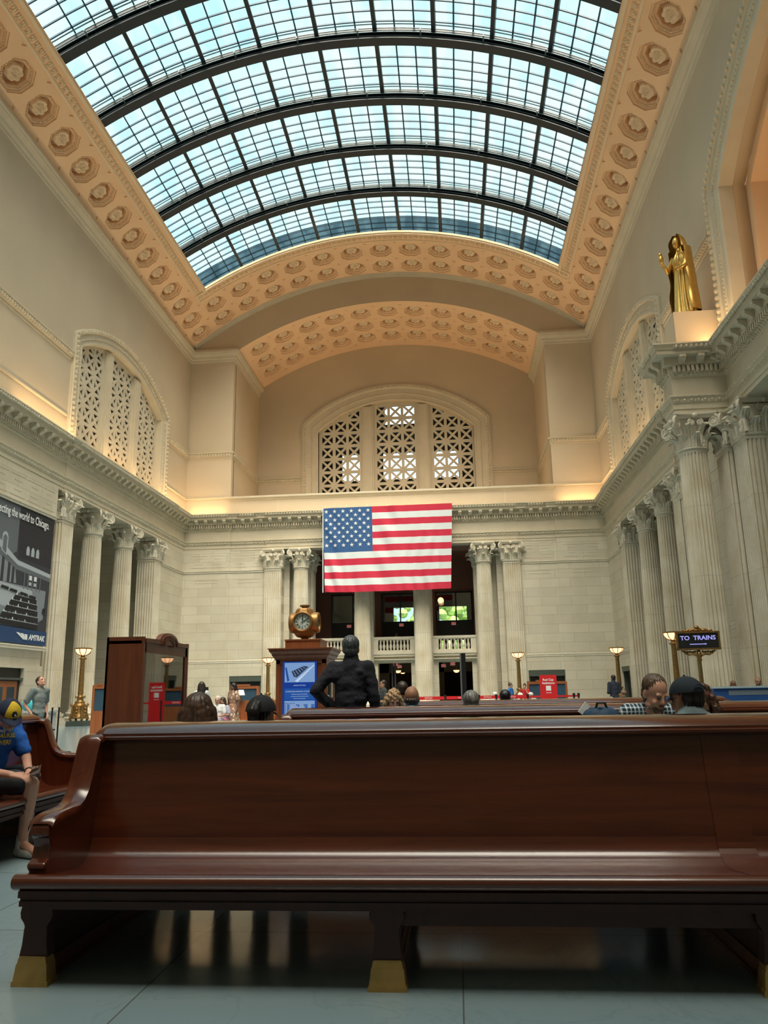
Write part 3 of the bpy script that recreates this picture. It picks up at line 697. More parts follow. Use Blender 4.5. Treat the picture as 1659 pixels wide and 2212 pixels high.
bandrun([(XL, BIG_C+10.4), (XL, WC-6.8)], -1); bandrun([(XR, BIG_C+10.4), (XR, WC-6.8)], 1)
AZ = 15.26; AP = [(0, AZ-.09), (.05, AZ-.07), (.07, AZ-.03), (.07, AZ+.01), (0, AZ+.05)]
for path, sg in (([(XL, WC+6.8), (XL, D), (XC-WN, D)], -1), ([(XR, WC+6.8), (XR, D), (XC+WN, D)], 1), ([(XL, BIG_C+10.4), (XL, WC-6.8)], -1), ([(XR, BIG_C+10.4), (XR, WC-6.8)], 1)):
    band.sweep(path, AP, sgn=sg)
struct(band.build('trim_band', M['trimpl']))
BKX, BKY0, BKY1 = 8.62, 28.72, 29.88
path = [(XR, Y0), (XR, BKY0), (BKX, BKY0), (BKX, BKY1), (XR, BKY1), (XR, 36.0), (XR-.06, 36.0), (XR-.06, 49.3), (XR, 49.3), (XR, D), (KX1, D), (KX1, D+.08), (OX1+1.1, D+.08), (OX1+1.1, D), (OX0-1.1, D), (OX0-1.1, D+.08), (KX0, D+.08), (KX0, D), (XL, D), (XL, 49.3), (XL+.06, 49.3), (XL+.06, 36.0), (XL, 36.0), (XL, Y0)]
EP = [(-.9, ZA0), (0, ZA0), (0, ZA0+.17), (.035, ZA0+.18), (.035, ZA0+.40), (.06, ZA0+.41), (.09, ZA0+.50), (.13, ZA0+.60), (.17, ZA0+.64), (.17, ZA0+.70), (.02, ZA1), (0, ZA1),
      (0, 12.80), (.03, 12.82), (.10, 12.92), (.12, 12.96), (.12, 13.20), (.27, 13.22), (.29, 13.30), (.29, 13.32), (.29, 13.52), (.62, 13.53), (.62, 13.68), (.66, 13.69), (.68, 13.76), (.75, 13.84), (.78, 13.86), (.78, 13.91), (0, 13.96), (-.3, 13.96)]
en = MB().sweep(path, EP); struct(smooth_angle(en.build('trim_entablature', M['trimpl']), 25))
vis = path[:]; vis[0] = (XR, 10); vis[-1] = (XL, 24)
mo = MB()
along(vis, .175, lambda c, t, n: motif_box(mo, c, t, n, .100, .12, .27, 12.97, 13.20))
struct(mo.build('trim_dentils', M['trimpl']))
mo = MB(); MODP = [(.29, 13.24), (.36, 13.23), (.45, 13.31), (.56, 13.36), (.61, 13.40), (.61, 13.52), (.29, 13.52)]
def modil(c, t, n): mo.prism(MODP, -.12, .12, lambda p, q, a: tuple(c+n*p+t*a+Vector((0, 0, q)))); motif_ell(mo, c, t, n, .34, 13.30, .13, .07, .09, 8, 6); motif_ell(mo, c, t, n, .58, 13.43, .13, .05, .06, 8, 6)
along(vis, .70, modil); struct(mo.build('trim_modillions', M['trimpl']))
mo = MB()
def egg(c, t, n): motif_ell(mo, c, t, n, .085, 12.89, .060, .06, .055); motif_ell(mo, c, t, n, .25, 13.26, .055, .04, .045)
def leafc(c, t, n): motif_ell(mo, c, t, n, .72, 13.77, .070, .07, .085); motif_box(mo, c+t*.09, t, n, .02, .67, .74, 13.70, 13.84)
def arcr(c, t, n): motif_ell(mo, c, t, n, .10, ZA0+.51, .07, .05, .055); motif_ell(mo, c+t*.12, t, n, .085, ZA0+.48, .03, .05, .07); motif_box(mo, c, t, n, .07, .12, .19, ZA0+.64, ZA0+.70)
along(vis, .17, egg); along(vis, .19, leafc); along(vis, .24, arcr); struct(mo.build('trim_carving', M['trimpl']))

# ---- window surrounds and grilles
def surround(name, c, hw, zb, zc, R, hwo, zco, Ro, plane, nrm, cut0=None):
    # moulded frame between the inner and outer arch; plane(u,o,z)->xyz with o out of the wall
    mb = MB(); n_ = 40
    def ring(hw_, R_, zc_):
        a = asin(min(.999, hw_/R_)); top = [(c+R_*sin(-a+2*a*i/n_), zc_+R_*cos(-a+2*a*i/n_)) for i in range(n_+1)]
        return [(c-hw_, zb)]+top+[(c+hw_, zb)]
    rings = []
    for f, o in ((0, -.5), (0, .02), (.04, .05), (.10, .06), (.12, .03), (.34, .03), (.38, .08), (.42, .06), (.70, .06), (.74, .14), (.80, .17), (.92, .18), (.95, .12), (1, .11), (1, 0)):
        hw_ = hw+(hwo-hw)*f
        # blend the two arches by their spring and crown heights
        zs = (zc+sqrt(R*R-hw*hw))*(1-f)+(zco+sqrt(Ro*Ro-hwo*hwo))*f; zt = (zc+R)*(1-f)+(zco+Ro)*f; sg = zt-zs; R_ = (hw_*hw_+sg*sg)/(2*sg); rings.append((ring(hw_, R_, zt-R_), o))
    m_ = n_+3
    mb.add([plane(p[0], o, p[1]) for rg, o in rings for p in rg], [(r*m_+i, r*m_+i+1, (r+1)*m_+i+1, (r+1)*m_+i) for r in range(len(rings)-1) for i in range(m_-1)])
    # beads round the outer roll
    rg = rings[10][0]
    for f_, rad, st, o in ((10, .095, .27, .19), (6, .05, .17, .09)):
        rg = rings[f_][0]; acc = 0
        for i in range(len(rg)-1):
            p, q = Vector(rg[i]), Vector(rg[i+1]); ln = (q-p).length; k = max(1, int(ln/st))
            for j in range(k): pt = p.lerp(q, (j+.5)/k); mb.ell(plane(pt.x, o, pt.y), rad, u=6, v=4)
    return struct(mb.build(name, M['trimpl']))
def grille(name, c, hw, zb, zc, R, panels, pitch, rowz, cell, org, U, V, nudge=0.):
    outer = arch(c, hw, zb, zc, R, 28, 0.0); reg = ccw(arch(c, hw-.12, zb+.05, zc, R-.12, 28)); holes = []
    t = .085; h = cell/2
    for pc in panels:
        for k in (-1, 0, 1):
            for rz_ in rowz:
                cx, cz = pc+k*pitch, rz_
                for ang in range(4):
                    tri = [(t*1.35, 0), (h, h-t*1.35), (h, -h+t*1.35)]; ca, sa = cos(ang*pi/2), sin(ang*pi/2)
                    pl = clip_poly(ccw([(cx+x*ca-y*sa, cz+x*sa+y*ca) for x, y in tri]), reg)
                    if len(pl) >= 3:
                        A_ = abs(sum(pl[i][0]*pl[(i+1) % len(pl)][1]-pl[(i+1) % len(pl)][0]*pl[i][1] for i in range(len(pl))))/2
                        if A_ > .02: holes.append(pl)
    o = curve_slab(name, outer, holes, .16, org, U, V, M['trimpl']); return struct(o)
pl_end = lambda u, o, z: (u, DN-o, z)
surround('trim_end_window', XC, 6.48, 14.0, 15.53, 9.59, 7.86, 15.28, 11.31, pl_end, None)
g = grille('window_4', XC, 6.48, 14.9, 15.53, 9.59, (XC-4.63, XC, XC+4.72), 1.13, [24.26-1.135*k for k in range(9)], .90, (0, DN+.42, 0), (1, 0, 0), (0, 0, 1))
mu = MB()
for s in (-1, 1):
    mu.box(XC+s*2.33-.50, XC+s*2.33+.50, DN+.16, DN+.34, 14.5, 24.75); mu.box(XC+s*2.33-.36, XC+s*2.33+.36, DN+.08, DN+.17, 14.5, 24.7)
struct(mu.build('window_4_mullions', M['trimpl']))
struct(MB().box(XC-8, XC+8, DN+3.4, DN+3.7, 13, 19.2).box(XC-8, XC+8, DN+3.4, DN+3.7, 21.6, 24.2).box(XC-8, -9.2, DN+3.4, DN+3.7, 19.2, 21.6).box(-6.9, -5.6, DN+3.4, DN+3.7, 19.2, 21.6).box(-2.6, -1.6, DN+3.4, DN+3.7, 19.2, 21.6).box(.9, XC+8, DN+3.4, DN+3.7, 19.2, 21.6)
       .box(XC-8, -5.4, DN+3.4, DN+3.7, 24.2, 27).box(-2.4, XC+8, DN+3.4, DN+3.7, 24.2, 27)
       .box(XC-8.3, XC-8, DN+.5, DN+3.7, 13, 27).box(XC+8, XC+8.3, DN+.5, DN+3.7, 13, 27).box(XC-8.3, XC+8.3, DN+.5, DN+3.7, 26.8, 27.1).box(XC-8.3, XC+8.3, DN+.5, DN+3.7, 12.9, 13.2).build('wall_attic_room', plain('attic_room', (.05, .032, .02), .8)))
for i, (nm, xw, sg) in enumerate((('left', XL, -1), ('right', XR, 1))):
    pln = (lambda u, o, z: (XL+o, u, z)) if sg < 0 else (lambda u, o, z: (XR-o, u, z))
    surround('trim_window_'+nm, WC, 5.76, 13.9, 10.22, 10.88, 6.77, 9.81, 12.15, pln, None)
    surround('trim_big_arch_'+nm, BIG_C, 9.1, 13.9, 9.5, 13.75, 10.4, 9.5, 15.1, pln, None)
    gx = xw+sg*.42
    grille('window_%d' % (5+i), WC, 5.76, 14.6, 10.22, 10.88, (WC-4.05, WC, WC+4.05), 1.02, [20.35-1.02*k for k in range(6)], .84, (gx, 0, 0), (0, 1, 0), (0, 0, 1))
    mu = MB()
    for s in (-1, 1):
        mu.box(*sorted((gx-sg*.24, gx-sg*.06)), WC+s*2.02-.42, WC+s*2.02+.42, 14.4, 20.75); mu.box(*sorted((gx-sg*.32, gx-sg*.2)), WC+s*2.02-.30, WC+s*2.02+.30, 14.4, 20.7)
    struct(mu.build('window_%d_mullions' % (5+i), M['trimpl']))
    sl = MB()
    for k, (o, z0, z1) in enumerate(((.0, 14.0, 14.14), (.06, 14.14, 14.3), (.12, 14.3, 14.42), (.2, 14.42, 14.62))): sl.box(*sorted((xw+sg*(-.02+o), xw+sg*.6)), WC-5.76, WC+5.76, z0, z1)
    struct(sl.build('trim_sill_'+nm, M['trimpl']))

# ---- skylight
g_ = MB(); RG = 24.15
vault_strip(g_, -33.5, 33.5, SKY0-.5, 47.7, RG, VZ, 54); sg_ = struct(g_.build('window_skylight', M['skyglass'], fix=False))
g_ = MB(); vault_strip(g_, -33.5, 33.5, 47.7, 50.7, RG, VZ, 54); g2 = g_.build('shade_tinted_glass', M['skydull'], sg_, fix=False)
def vbar(mb, a0, a1, y0, y1, r0, r1, n):
    A = [a0+(a1-a0)*i/n for i in range(n+1)]
    vs = [(XC+r*sin(a), y, VZ+r*cos(a)) for a in A for r, y in ((r0, y0), (r0, y1), (r1, y1), (r1, y0))]
    fs = [(i*4+k, i*4+(k+1) % 4, (i+1)*4+(k+1) % 4, (i+1)*4+k) for i in range(n) for k in range(4)]+[(3, 2, 1, 0), (n*4, n*4+1, n*4+2, n*4+3)]
    mb.add(vs, fs)
SA = radians(33)
BEAMS = [44.1-4.06*k for k in range(13)]
for k, yb in enumerate(BEAMS):
    t = MB(); vbar(t, -SA, SA, yb, yb+.50, RC+.42, RC+.47, 60); vbar(t, -SA, SA, yb+.40, yb+.46, RC+.47, RG, 60); vbar(t, -SA, SA, yb+.08, yb+.98, RG-.10, RG-.03, 60); vbar(t, -SA, SA, yb+.02, yb+.10, RG-.22, RG-.03, 60)
    b_ = t.build('arched_rib', M['steel'], sg_)
    if yb > 14:
        for q_, (dy, rr) in enumerate(((.28, .60), (.18, .72), (.05, .82), (-.1, .90), (-.28, .95))):
            p = [(XC+(RC+rr)*sin(-SA+2*SA*i/60), yb+dy, VZ+(RC+rr)*cos(-SA+2*SA*i/60)) for i in range(61)]
            MB().tube(p, .028, 6).build('conduit', M['pipe'], b_)
        cl = MB()
        for a in (-28, -20.5, -13.5, -5.8, 1.5, 9, 16.5, 24, 29.5):
            a = radians(a); tm = Matrix.Rotation(a, 4, 'Y'); tm.translation = Vector((XC+(RC+.72)*sin(a), yb+.06, VZ+(RC+.72)*cos(a))); cl.box(-.035, .035, -.4, .3, -.14, -.08, tm)
        cl.build('clamp', M['pipe'], b_)
mn = MB()
th = MB()
for k in range(-14, 15):
    a = radians(6.95/3*(k))+radians(3.47)*0
    a = radians(3.475)+radians(6.95/3)*k
    if abs(a) > SA: continue
    main = k % 3 == 0
    hw = .10/RG if main else .035/RG
    vbar(th if main else mn, a-hw, a+hw, SKY0, 50.6, RG-(.28 if main else .09), RG-.01, 1)
for yb in BEAMS:
    for i in (range(0, 4) if yb < 44 else range(0, 8)):
        y = yb+1.86+.61*i
        if y > yb+3.8 and yb < 44: continue
        vbar(mn, -SA, SA, y-.03, y+.03, RG-.09, RG-.01, 54)
mn.build('mullions', M['steel2'], sg_); th.build('main_bars', M['steel'], sg_)
cb = MB()
for s in (-1, 1): vbar(cb, *sorted((radians(s*(SKA+.1)), radians(s*(SKA+.9)))), SKY0, 50.8, RC+.64, RC+1.1, 1)
vbar(cb, -SA, SA, 50.6, 50.9, RC+.75, RC+1.15, 50)
cb.build('curb', plain('curb_grey', (.25, .33, .34), .6), sg_)
# roof outside the opening so no daylight leaks in
rf = MB()
vault_strip(rf, -50, 50, 50.6, D+2, RC+1.25); vault_strip(rf, -50, -SKA-1.2, Y0, 50.8, RC+1.25); vault_strip(rf, SKA+1.2, 50, Y0, 50.8, RC+1.25); vault_strip(rf, -50, 50, Y0, SKY0-.4, RC+1.25)
vault_strip(rf, -45, 45, D+.6, DN+1, RN+1.1, NZ)
struct(rf.build('ceiling_roof', M['dark'], fix=False))
# near end of the hall, behind the camera
struct(MB().box(XL-1, XR+1, Y0-.5, Y0, 0, 33).build('wall_near', M['plaster']))

def door(n, x0, x1, z1, fn, mat, hdr):
    t = thing('door_%d' % n, None, None); t['kind'] = 'structure'
    def bx(mb, a, b_, d0, d1, z0, z1): 
        vs = [fn(p, d, z) for z in (z0, z1) for d in (d0, d1) for p in (a, b_)]
        return mb.add(vs, [(0, 2, 3, 1), (4, 5, 7, 6), (0, 1, 5, 4), (2, 6, 7, 3), (0, 4, 6, 2), (1, 3, 7, 5)])
    mb = MB(); bx(mb, x0, x1, .35, .45, 0, z1)
    for k in range(int(z1/.09)): bx(mb, x0+.08, x1-.08, .33, .35, k*.09, k*.09+.045)
    mb.build('shutter', M['dark'], t)
    bx(MB(), x0, x1, .02, .34, z1-hdr, z1).build('header', M['dkgreen'], t)
    f = MB(); bx(f, x0, x0+.1, .1, .35, 0, z1-hdr); bx(f, x1-.1, x1, .1, .35, 0, z1-hdr); f.build('jamb', M['dkgreen'], t)
door(1, LD[0], LD[1], 2.55, lambda p, d, z: (p, D+.1+d, z), None, .38)
door(2, RD[0], RD[1], 2.55, lambda p, d, z: (p, D+.1+d, z), None, .40)
door(3, 49.9, 52.3, 2.62, lambda p, d, z: (XR+d, p, z), None, .3)
door(4, 49.9, 52.3, 2.62, lambda p, d, z: (XL-d, p, z), None, .3)
door(5, 41.0, 43.2, 2.7, lambda p, d, z: (XL-6.1-d, p, z), None, .2)
t = thing('door_7', None, None); t['kind'] = 'structure'
MB().box(XL-.40, XL-.30, 31.6, 34.0, 0, 2.62).build('frame', M['dark'], t)
dw = MB(); dw.box(XL-.30, XL-.24, 31.75, 33.7, 0, 2.05); dw.build('door_leaf', M['cabwood2'], t)
MB().box(XL-.25, XL-.22, 31.95, 32.6, .4, 1.8).box(XL-.25, XL-.22, 32.95, 33.5, .4, 1.8).build('door_glass', plain('door_glass_dark', (.02, .05, .07), .2), t)
MB().box(XL-.3, XL-.15, 31.6, 34.0, 2.1, 2.2).build('transom_bar', M['dkgreen'], t)
# ================================================================== columns and pilasters
ZN, ZCAP = 9.95, ZA0
def leaf(mb, base, out, up, h, w_, curl=.16):
    # acanthus leaf: rises along up, bends outward and curls over
    side = up.cross(out); n, m_ = 10, 6; vs = []
    for j in range(n+1):
        t = j/n; prof = (w_/2)*(1-.18*t)*(1-.55*max(0, t-.8)/.2)
        o = .03+.07*t+curl*max(0, t-.5)**1.5*4.6; z = h*min(1, t*1.12)-(.16*h*max(0, t-.86)/.14)
        for i in range(m_+1):
            x = (i/m_-.5)*2; lob = 1+.22*sin(j*2.2)*abs(x)
            vs.append(base+up*z+side*(x*prof*lob)+out*(o+.05*(1-abs(x))**.7+.02*cos(x*9)))
    fs = [(j*(m_+1)+i, j*(m_+1)+i+1, (j+1)*(m_+1)+i+1, (j+1)*(m_+1)+i) for j in range(n) for i in range(m_)]
    mb.add(vs, fs)
    # thickness: a second skin a little behind
    mb.add([v-out*.05 for v in vs], [tuple(reversed(f)) for f in fs])
def volute(mb, c, ax, up, r, th=.05):
    # spiral ribbon lying in the plane (ax, up)
    pts = []; rad = []
    for k in range(34):
        a = k/33*4.2*pi; q = r*(1-.86*k/33); pts.append(c+ax*(q*sin(a+.3))+up*(q*cos(a+.3))); rad.append(th*(1-.55*k/33))
    mb.tube(pts, rad, 6)
    tm = Matrix((ax, up, ax.cross(up))).transposed().to_4x4(); tm.translation = c; mb.ell((0, 0, 0), (r*.80, r*.80, th*.35), tm, 12, 6)
def capital_mesh(square=None):
    mb = MB(); Z = Vector((0, 0, 1)); H = ZCAP-ZN
    if square is None:
        mb.lathe([(.50, 0), (.57, .02), (.585, .05), (.57, .09), (.51, .10), (.46, .13), (.46, .5), (.47, .9), (.54, 1.13), (.60, 1.18)], 24)
        dirs = [k*pi/4 for k in range(8)]
        for a in dirs: d = Vector((cos(a), sin(a), 0)); leaf(mb, d*.48+Z*.10, d, Z, .50, .30, .22)
        for a in dirs: a += pi/8; d = Vector((cos(a), sin(a), 0)); leaf(mb, d*.46+Z*.12, d, Z, .86, .28, .26)
        hx = hy = .80; faces = [(Vector((cos(a), sin(a), 0)), .66) for a in (0, pi/2, pi, -pi/2)]
    else:
        wx, wy = square[0]/2, square[1]/2
        mb.box(-wx-.05, wx+.05, -wy-.05, wy+.05, 0, .09); mb.box(-wx+.03, wx-.03, -wy+.03, wy-.03, .09, 1.15)
        for n_, hw, dd in ((Vector((0, -1, 0)), wx, wy), (Vector((0, 1, 0)), wx, wy), (Vector((1, 0, 0)), wy, wx), (Vector((-1, 0, 0)), wy, wx)):
            s_ = Z.cross(n_); cnt = 2 if hw > .4 else 1
            for k in range(cnt): x = (k+.5)/cnt*2-1; leaf(mb, n_*(dd-.03)+s_*(x*hw)+Z*.09, n_, Z, .50, hw*.56, .20)
            for k in range(cnt+1): x = k/cnt*2-1; leaf(mb, n_*(dd-.03)+s_*(x*hw*.97)+Z*.10, n_, Z, .86, hw*.50, .24)
        hx, hy = wx+.22, wy+.22; faces = [(Vector((1, 0, 0)), wx+.03), (Vector((-1, 0, 0)), wx+.03), (Vector((0, 1, 0)), wy+.03), (Vector((0, -1, 0)), wy+.03)]
    # abacus with hollowed sides
    out = []
    for cx, cy, tx, ty in ((1, 1, -1, 0), (-1, 1, 0, -1), (-1, -1, 1, 0), (1, -1, 0, 1)):
        for t in (.03, .25, .5, .75, .97):
            inn = .13*sin(pi*t)
            x = hx*cx+tx*t*2*hx; y = hy*cy+ty*t*2*hy
            out.append((x-(cx if tx == 0 else 0)*0-(inn*(0 if tx else (cx))), y-(inn*(cy if tx else 0))))
    n_ = len(out)
    for f0, z0, f1, z1 in ((.86, H-.20, .93, H-.12), (.93, H-.12, .95, H-.11), (.95, H-.11, 1., H-.06), (1., H-.06, 1., H)):
        mb.add([(x*f0, y*f0, z0) for x, y in out]+[(x*f1, y*f1, z1) for x, y in out], [(i, (i+1) % n_, n_+(i+1) % n_, n_+i) for i in range(n_)])
    mb.add([(x*.86, y*.86, H-.20) for x, y in out], [tuple(range(n_))]); mb.add([(x, y, H) for x, y in out], [tuple(range(n_))])
    for sx in (-1, 1):
        for sy in (-1, 1):
            dg = Vector((sx, sy, 0)).normalized(); c = Vector((sx*(hx-.13), sy*(hy-.13), H-.36))
            volute(mb, c, dg, Z, .235, .065)
            mb.tube([c+dg*-.05+Z*-.1, c-dg*.22-Z*.3, c-dg*.26-Z*.55], [.05, .045, .03], 6)
    for n_, dd in faces:
        s_ = Z.cross(n_); c0 = n_*(dd+.02)+Z*(H-.12)
        mb.ell(tuple(c0+n_*.02), (.10, .10, .11), u=8, v=6)
        for q in (-1, 1): volute(mb, n_*(dd+.02)+s_*(q*.15)+Z*(H-.38), s_*q, Z, .12, .04)
    me = mb.mesh('capital'); me.materials.append(M['capstone'])
    bm = bmesh.new(); bm.from_mesh(me)
    for e_ in bm.edges: e_.smooth = not (len(e_.link_faces) == 2 and e_.calc_face_angle(0) > radians(40))
    for f_ in bm.faces: f_.smooth = True
    bm.to_mesh(me); bm.free(); return me
def shaft_mesh(mat):
    mb = MB(); nf = 24; z = [.62, .70, .76, 1.2, 3, 5, 7, 8.6, 9.72, 9.80, 9.86, ZN]
    def rad(zz): t = (zz-.62)/(ZN-.62); return .60-.10*t**1.6
    vs = []; prof = [(0, 0), (.12, 0), (.30, .5), (.5, 1), (.70, .5), (.88, 0)]; m_ = len(prof)*nf
    for q, zz in enumerate(z):
        R_ = rad(zz); dep = 0 if q in (0, 1, 10, 11) else .075
        if q == 0: R_ += .05
        if q == 11: R_ += .03
        for k in range(nf):
            for f, d_ in prof:
                a = 2*pi*(k+f)/nf; vs.append(((R_-dep*d_)*cos(a), (R_-dep*d_)*sin(a), zz))
    fs = [(q*m_+i, q*m_+(i+1) % m_, (q+1)*m_+(i+1) % m_, (q+1)*m_+i) for q in range(len(z)-1) for i in range(m_)]
    mb.add(vs, fs); me = mb.mesh('shaft'); me.materials.append(mat); return me
def base_mesh():
    mb = MB(); mb.box(-.82, .82, -.82, .82, 0, .17)
    mb.lathe([(.78, .17), (.82, .20), (.835, .25), (.82, .30), (.77, .33), (.72, .34), (.69, .39), (.70, .44), (.73, .45), (.745, .49), (.73, .54), (.69, .56), (.66, .57), (.65, .62)], 40)
    me = mb.mesh('base'); me.materials.append(M['capstone']); return me
def pil_base(wx, wy):
    mb = MB(); wx /= 2; wy /= 2
    for e_, z0, z1 in ((.20, 0, .17), (.18, .17, .32), (.10, .32, .44), (.13, .44, .56), (.05, .56, .62)): mb.box(-wx-e_, wx+e_, -wy-e_, wy+e_, z0, z1)
    me = mb.mesh('base'); me.materials.append(M['capstone']); return me
def pil_shaft(wx, wy, mat):
    # rectangular shaft with stopped flutes on every face
    pts = []
    def side(p, q, nrm):
        ln = (q-p).length; d = (q-p).normalized(); n = max(1, int(round(ln/.155))); pw = ln/n; o = [p]
        for k in range(n):
            if ln < .3: break
            for f, dd in ((.14, 0), (.3, .6), (.5, 1), (.7, .6), (.86, 0)): o.append(p+d*(pw*(k+f))-nrm*(dd*.065))
        return o
    hx, hy = wx/2, wy/2; C_ = [Vector((-hx, -hy)), Vector((hx, -hy)), Vector((hx, hy)), Vector((-hx, hy))]; Nn = [Vector((0, -1)), Vector((1, 0)), Vector((0, 1)), Vector((-1, 0))]
    for i in range(4): pts += side(C_[i], C_[(i+1) % 4], Nn[i])
    mb = MB(); mb.prism([(p.x, p.y) for p in pts], .62, 9.8, lambda p, q, a: (p, q, a)); mb.box(-hx, hx, -hy, hy, 9.8, ZN)
    me = mb.mesh('shaft'); me.materials.append(mat); return me
cap_r = capital_mesh(); base_r = base_mesh(); sh_x, sh_y = shaft_mesh(M['shaft']), shaft_mesh(M['shaft_y'])
def column(x, y, label, group, side=False):
    t = thing('fluted_column', label, 'column', (x, y, 0), group=group)
    put('base', base_r, t); put('shaft', sh_y if side else sh_x, t); c = put('capital', cap_r, t); c.location = (0, 0, ZN)
    return t
pc = {}
def pilaster(x, y, wx, wy, label, group, side=False):
    k = (wx, wy, side)
    if k not in pc: pc[k] = (pil_base(wx, wy), pil_shaft(wx, wy, M['shaft_y'] if side else M['shaft']), capital_mesh((wx, wy)))
    t = thing('pilaster', label, 'pilaster', (x, y, 0), group=group); a, b_, c = pc[k]
    put('base', a, t); put('shaft', b_, t); c = put('capital', c, t); c.location = (0, 0, ZN); return t
YC = D+.52
lab_e = ['end-wall column left of the flag, behind the round clock', 'left of the two end-wall columns directly below the flag', 'right of the two end-wall columns directly below the flag', 'end-wall column right of the flag']
for x, l in zip(PX, lab_e): column(x, YC, 'fluted stone column with leafy capital, '+l, 'end wall columns')
pilaster(XC-8.35, YC-.05, 1.18, 1.15, 'flat fluted pilaster left of the flag, left neighbour of the column behind the clock', 'end wall pilasters')
pilaster(XC+8.35, YC-.05, 1.18, 1.15, 'flat fluted pilaster right of the flag, behind the small lamp beside the red sign', 'end wall pilasters')
pilaster(XC-6.25, 55.7, 1.0, 1.0, 'shaded square pilaster behind the left end column, seen beside the flag\'s left edge', 'inner pilasters')
pilaster(XC+6.25, 55.7, 1.0, 1.0, 'shaded square pilaster behind the right end column, seen beside the flag\'s right edge', 'inner pilasters')
for s, nm, xw in ((-1, 'left', XL), (1, 'right', XR)):
    xa = xw+s*.52
    for y, l in ((40.45, 'nearer'), (44.6, 'farther')):
        column(xa, y, 'fluted stone column of the %s colonnade, the %s of its two' % (nm, l), 'side colonnade columns', True)
    for y, l in ((36.65, 'near' if s < 0 else 'near'), (48.75, 'far')):
        lb = {(-1, 36.65): 'square fluted pilaster of the left wall beside the large hanging poster', (-1, 48.75): 'square fluted pilaster at the far end of the left colonnade',
              (1, 36.65): 'square fluted pilaster of the right wall half hidden by the large near column', (1, 48.75): 'square fluted pilaster at the far end of the right colonnade'}[(s, y)]
        pilaster(xw+s*.55, y, 1.15, 1.15, lb, 'side colonnade pilasters', True)
column(XR-1.35, 29.3, 'large free-standing fluted column in front of the right wall, carrying the gilded statue block', None, True)
pilaster(XR+.12, 29.3, .85, 1.2, 'shallow wall pilaster directly behind the large free-standing right column', None, True)
pilaster(XR+.62, 27.9, 1.5, 1.3, 'wide fluted pilaster at the right edge of the view, nearest of the right wall', None, True)

# ================================================================== statue on the projecting cornice
blk = MB().box(BKX+.35, XR+.02, 28.75, 29.95, 13.9, 15.55)
tag(blk.build('statue_plinth', M['plaster']), 'plain plastered block on the projecting cornice under the gilded statue', 'plinth')
def statue(x, y, z, rz):
    t = thing('gilded_statue', 'gilded statue of a hooded robed figure, one hand raised, on the right cornice', 'statue', (x, y, z), rz)
    mb = MB(); H = 4.15
    def robe(u, v):
        th = 2*pi*u; fold = .055*sin(th*13+sin(v*5)*.8)*(1-.6*v)+.03*sin(th*5+v*4)
        prof = [(.0, .66), (.1, .60), (.35, .50), (.55, .44), (.64, .42), (.72, .50), (.80, .52), (.86, .34), (.90, .22), (1.0, .16)]
        for (a, ra), (b_, rb) in zip(prof, prof[1:]):
            if a <= v <= b_: r = ra+(rb-ra)*(v-a)/(b_-a); break
        return ((r+fold*(1 if v < .85 else .2))*cos(th)*1.0, (r*.82+fold)*sin(th), v*H*.88)
    mb.grid(96, 30, robe, wrap=True)
    mb.build('robe', M['goldleaf'], t, smooth=True)
    hd = MB(); hd.ell((0, -.20, 3.72), (.21, .25, .30), u=16, v=12); hd.ell((0, -.43, 3.66), (.04, .06, .08)); hd.ell((0, -.40, 3.50), (.07, .06, .05)); hd.ell((-.08, -.41, 3.76), (.04, .03, .03)); hd.ell((.08, -.41, 3.76), (.04, .03, .03))
    hd.tube([(0, -.05, 3.2), (0, -.1, 3.5)], [.17, .14], 12); hd.build('head', M['goldleaf'], t, smooth=True)
    # hooded mantle: open shell falling from the crown down the back to the hem, edges waved
    mv = MB()
    def mant(u, v, off=0):
        th = radians(-35+250*u); k = v
        if k < .30: ph = k/.30; r = .36+.12*ph; zz = 4.12-.75*ph**1.6; yy = -.28*(1-ph); rr = r*min(1, .25+sin(ph*pi/2))
        else: ph = (k-.30)/.70; rr = .62+.20*ph; zz = 3.37-3.2*ph; yy = 0
        w_ = .05*sin(v*22+u*3)*(abs(u-.5)*2)**3+.03*sin(th*11)*v; rr += w_+off
        return (rr*cos(th)*1.0, yy+rr*.85*sin(th), zz)
    mv.grid(44, 40, mant); mv.grid(44, 40, lambda u, v: mant(u, v, .05)); mv.build('mantle', M['goldleaf'], t, smooth=True)
    for s_, pts in ((-1, [(-.42, -.1, 3.05), (-.62, -.42, 2.45), (-.62, -.85, 2.75)]), (1, [(.42, -.1, 3.05), (.55, -.35, 2.4), (.20, -.62, 2.25)])):
        am = MB().tube(pts, [.17, .15, .09], 10); h = Vector(pts[-1])
        for q in range(4): am.tube([h+Vector((-.06+.04*q, 0, 0)), h+Vector((-.06+.04*q, -.10, .07)), h+Vector((-.05+.035*q, -.13, .18 if s_ < 0 else .02))], .026, 6)
        am.tube([h, h+Vector((.10, -.05, .05))], .03, 6); am.ell(tuple(h), (.10, .10, .09)); am.build('arm', M['goldleaf'], t, smooth=True)
    ow = MB(); c = Vector(( -.62, -.9, 2.98)); ow.ell(tuple(c), (.14, .14, .22), u=12, v=8); ow.ell(tuple(c+Vector((0, -.04, .22))), (.11, .11, .11), u=12, v=8); ow.build('held_bird', M['goldleaf'], t, smooth=True)
    MB().box(-.7, .7, -.62, .62, 0, .06).build('foot_slab', M['goldleaf'], t); t.scale = (.70, .70, .88)
statue(BKX+1.05, 29.35, 15.55, -.95)

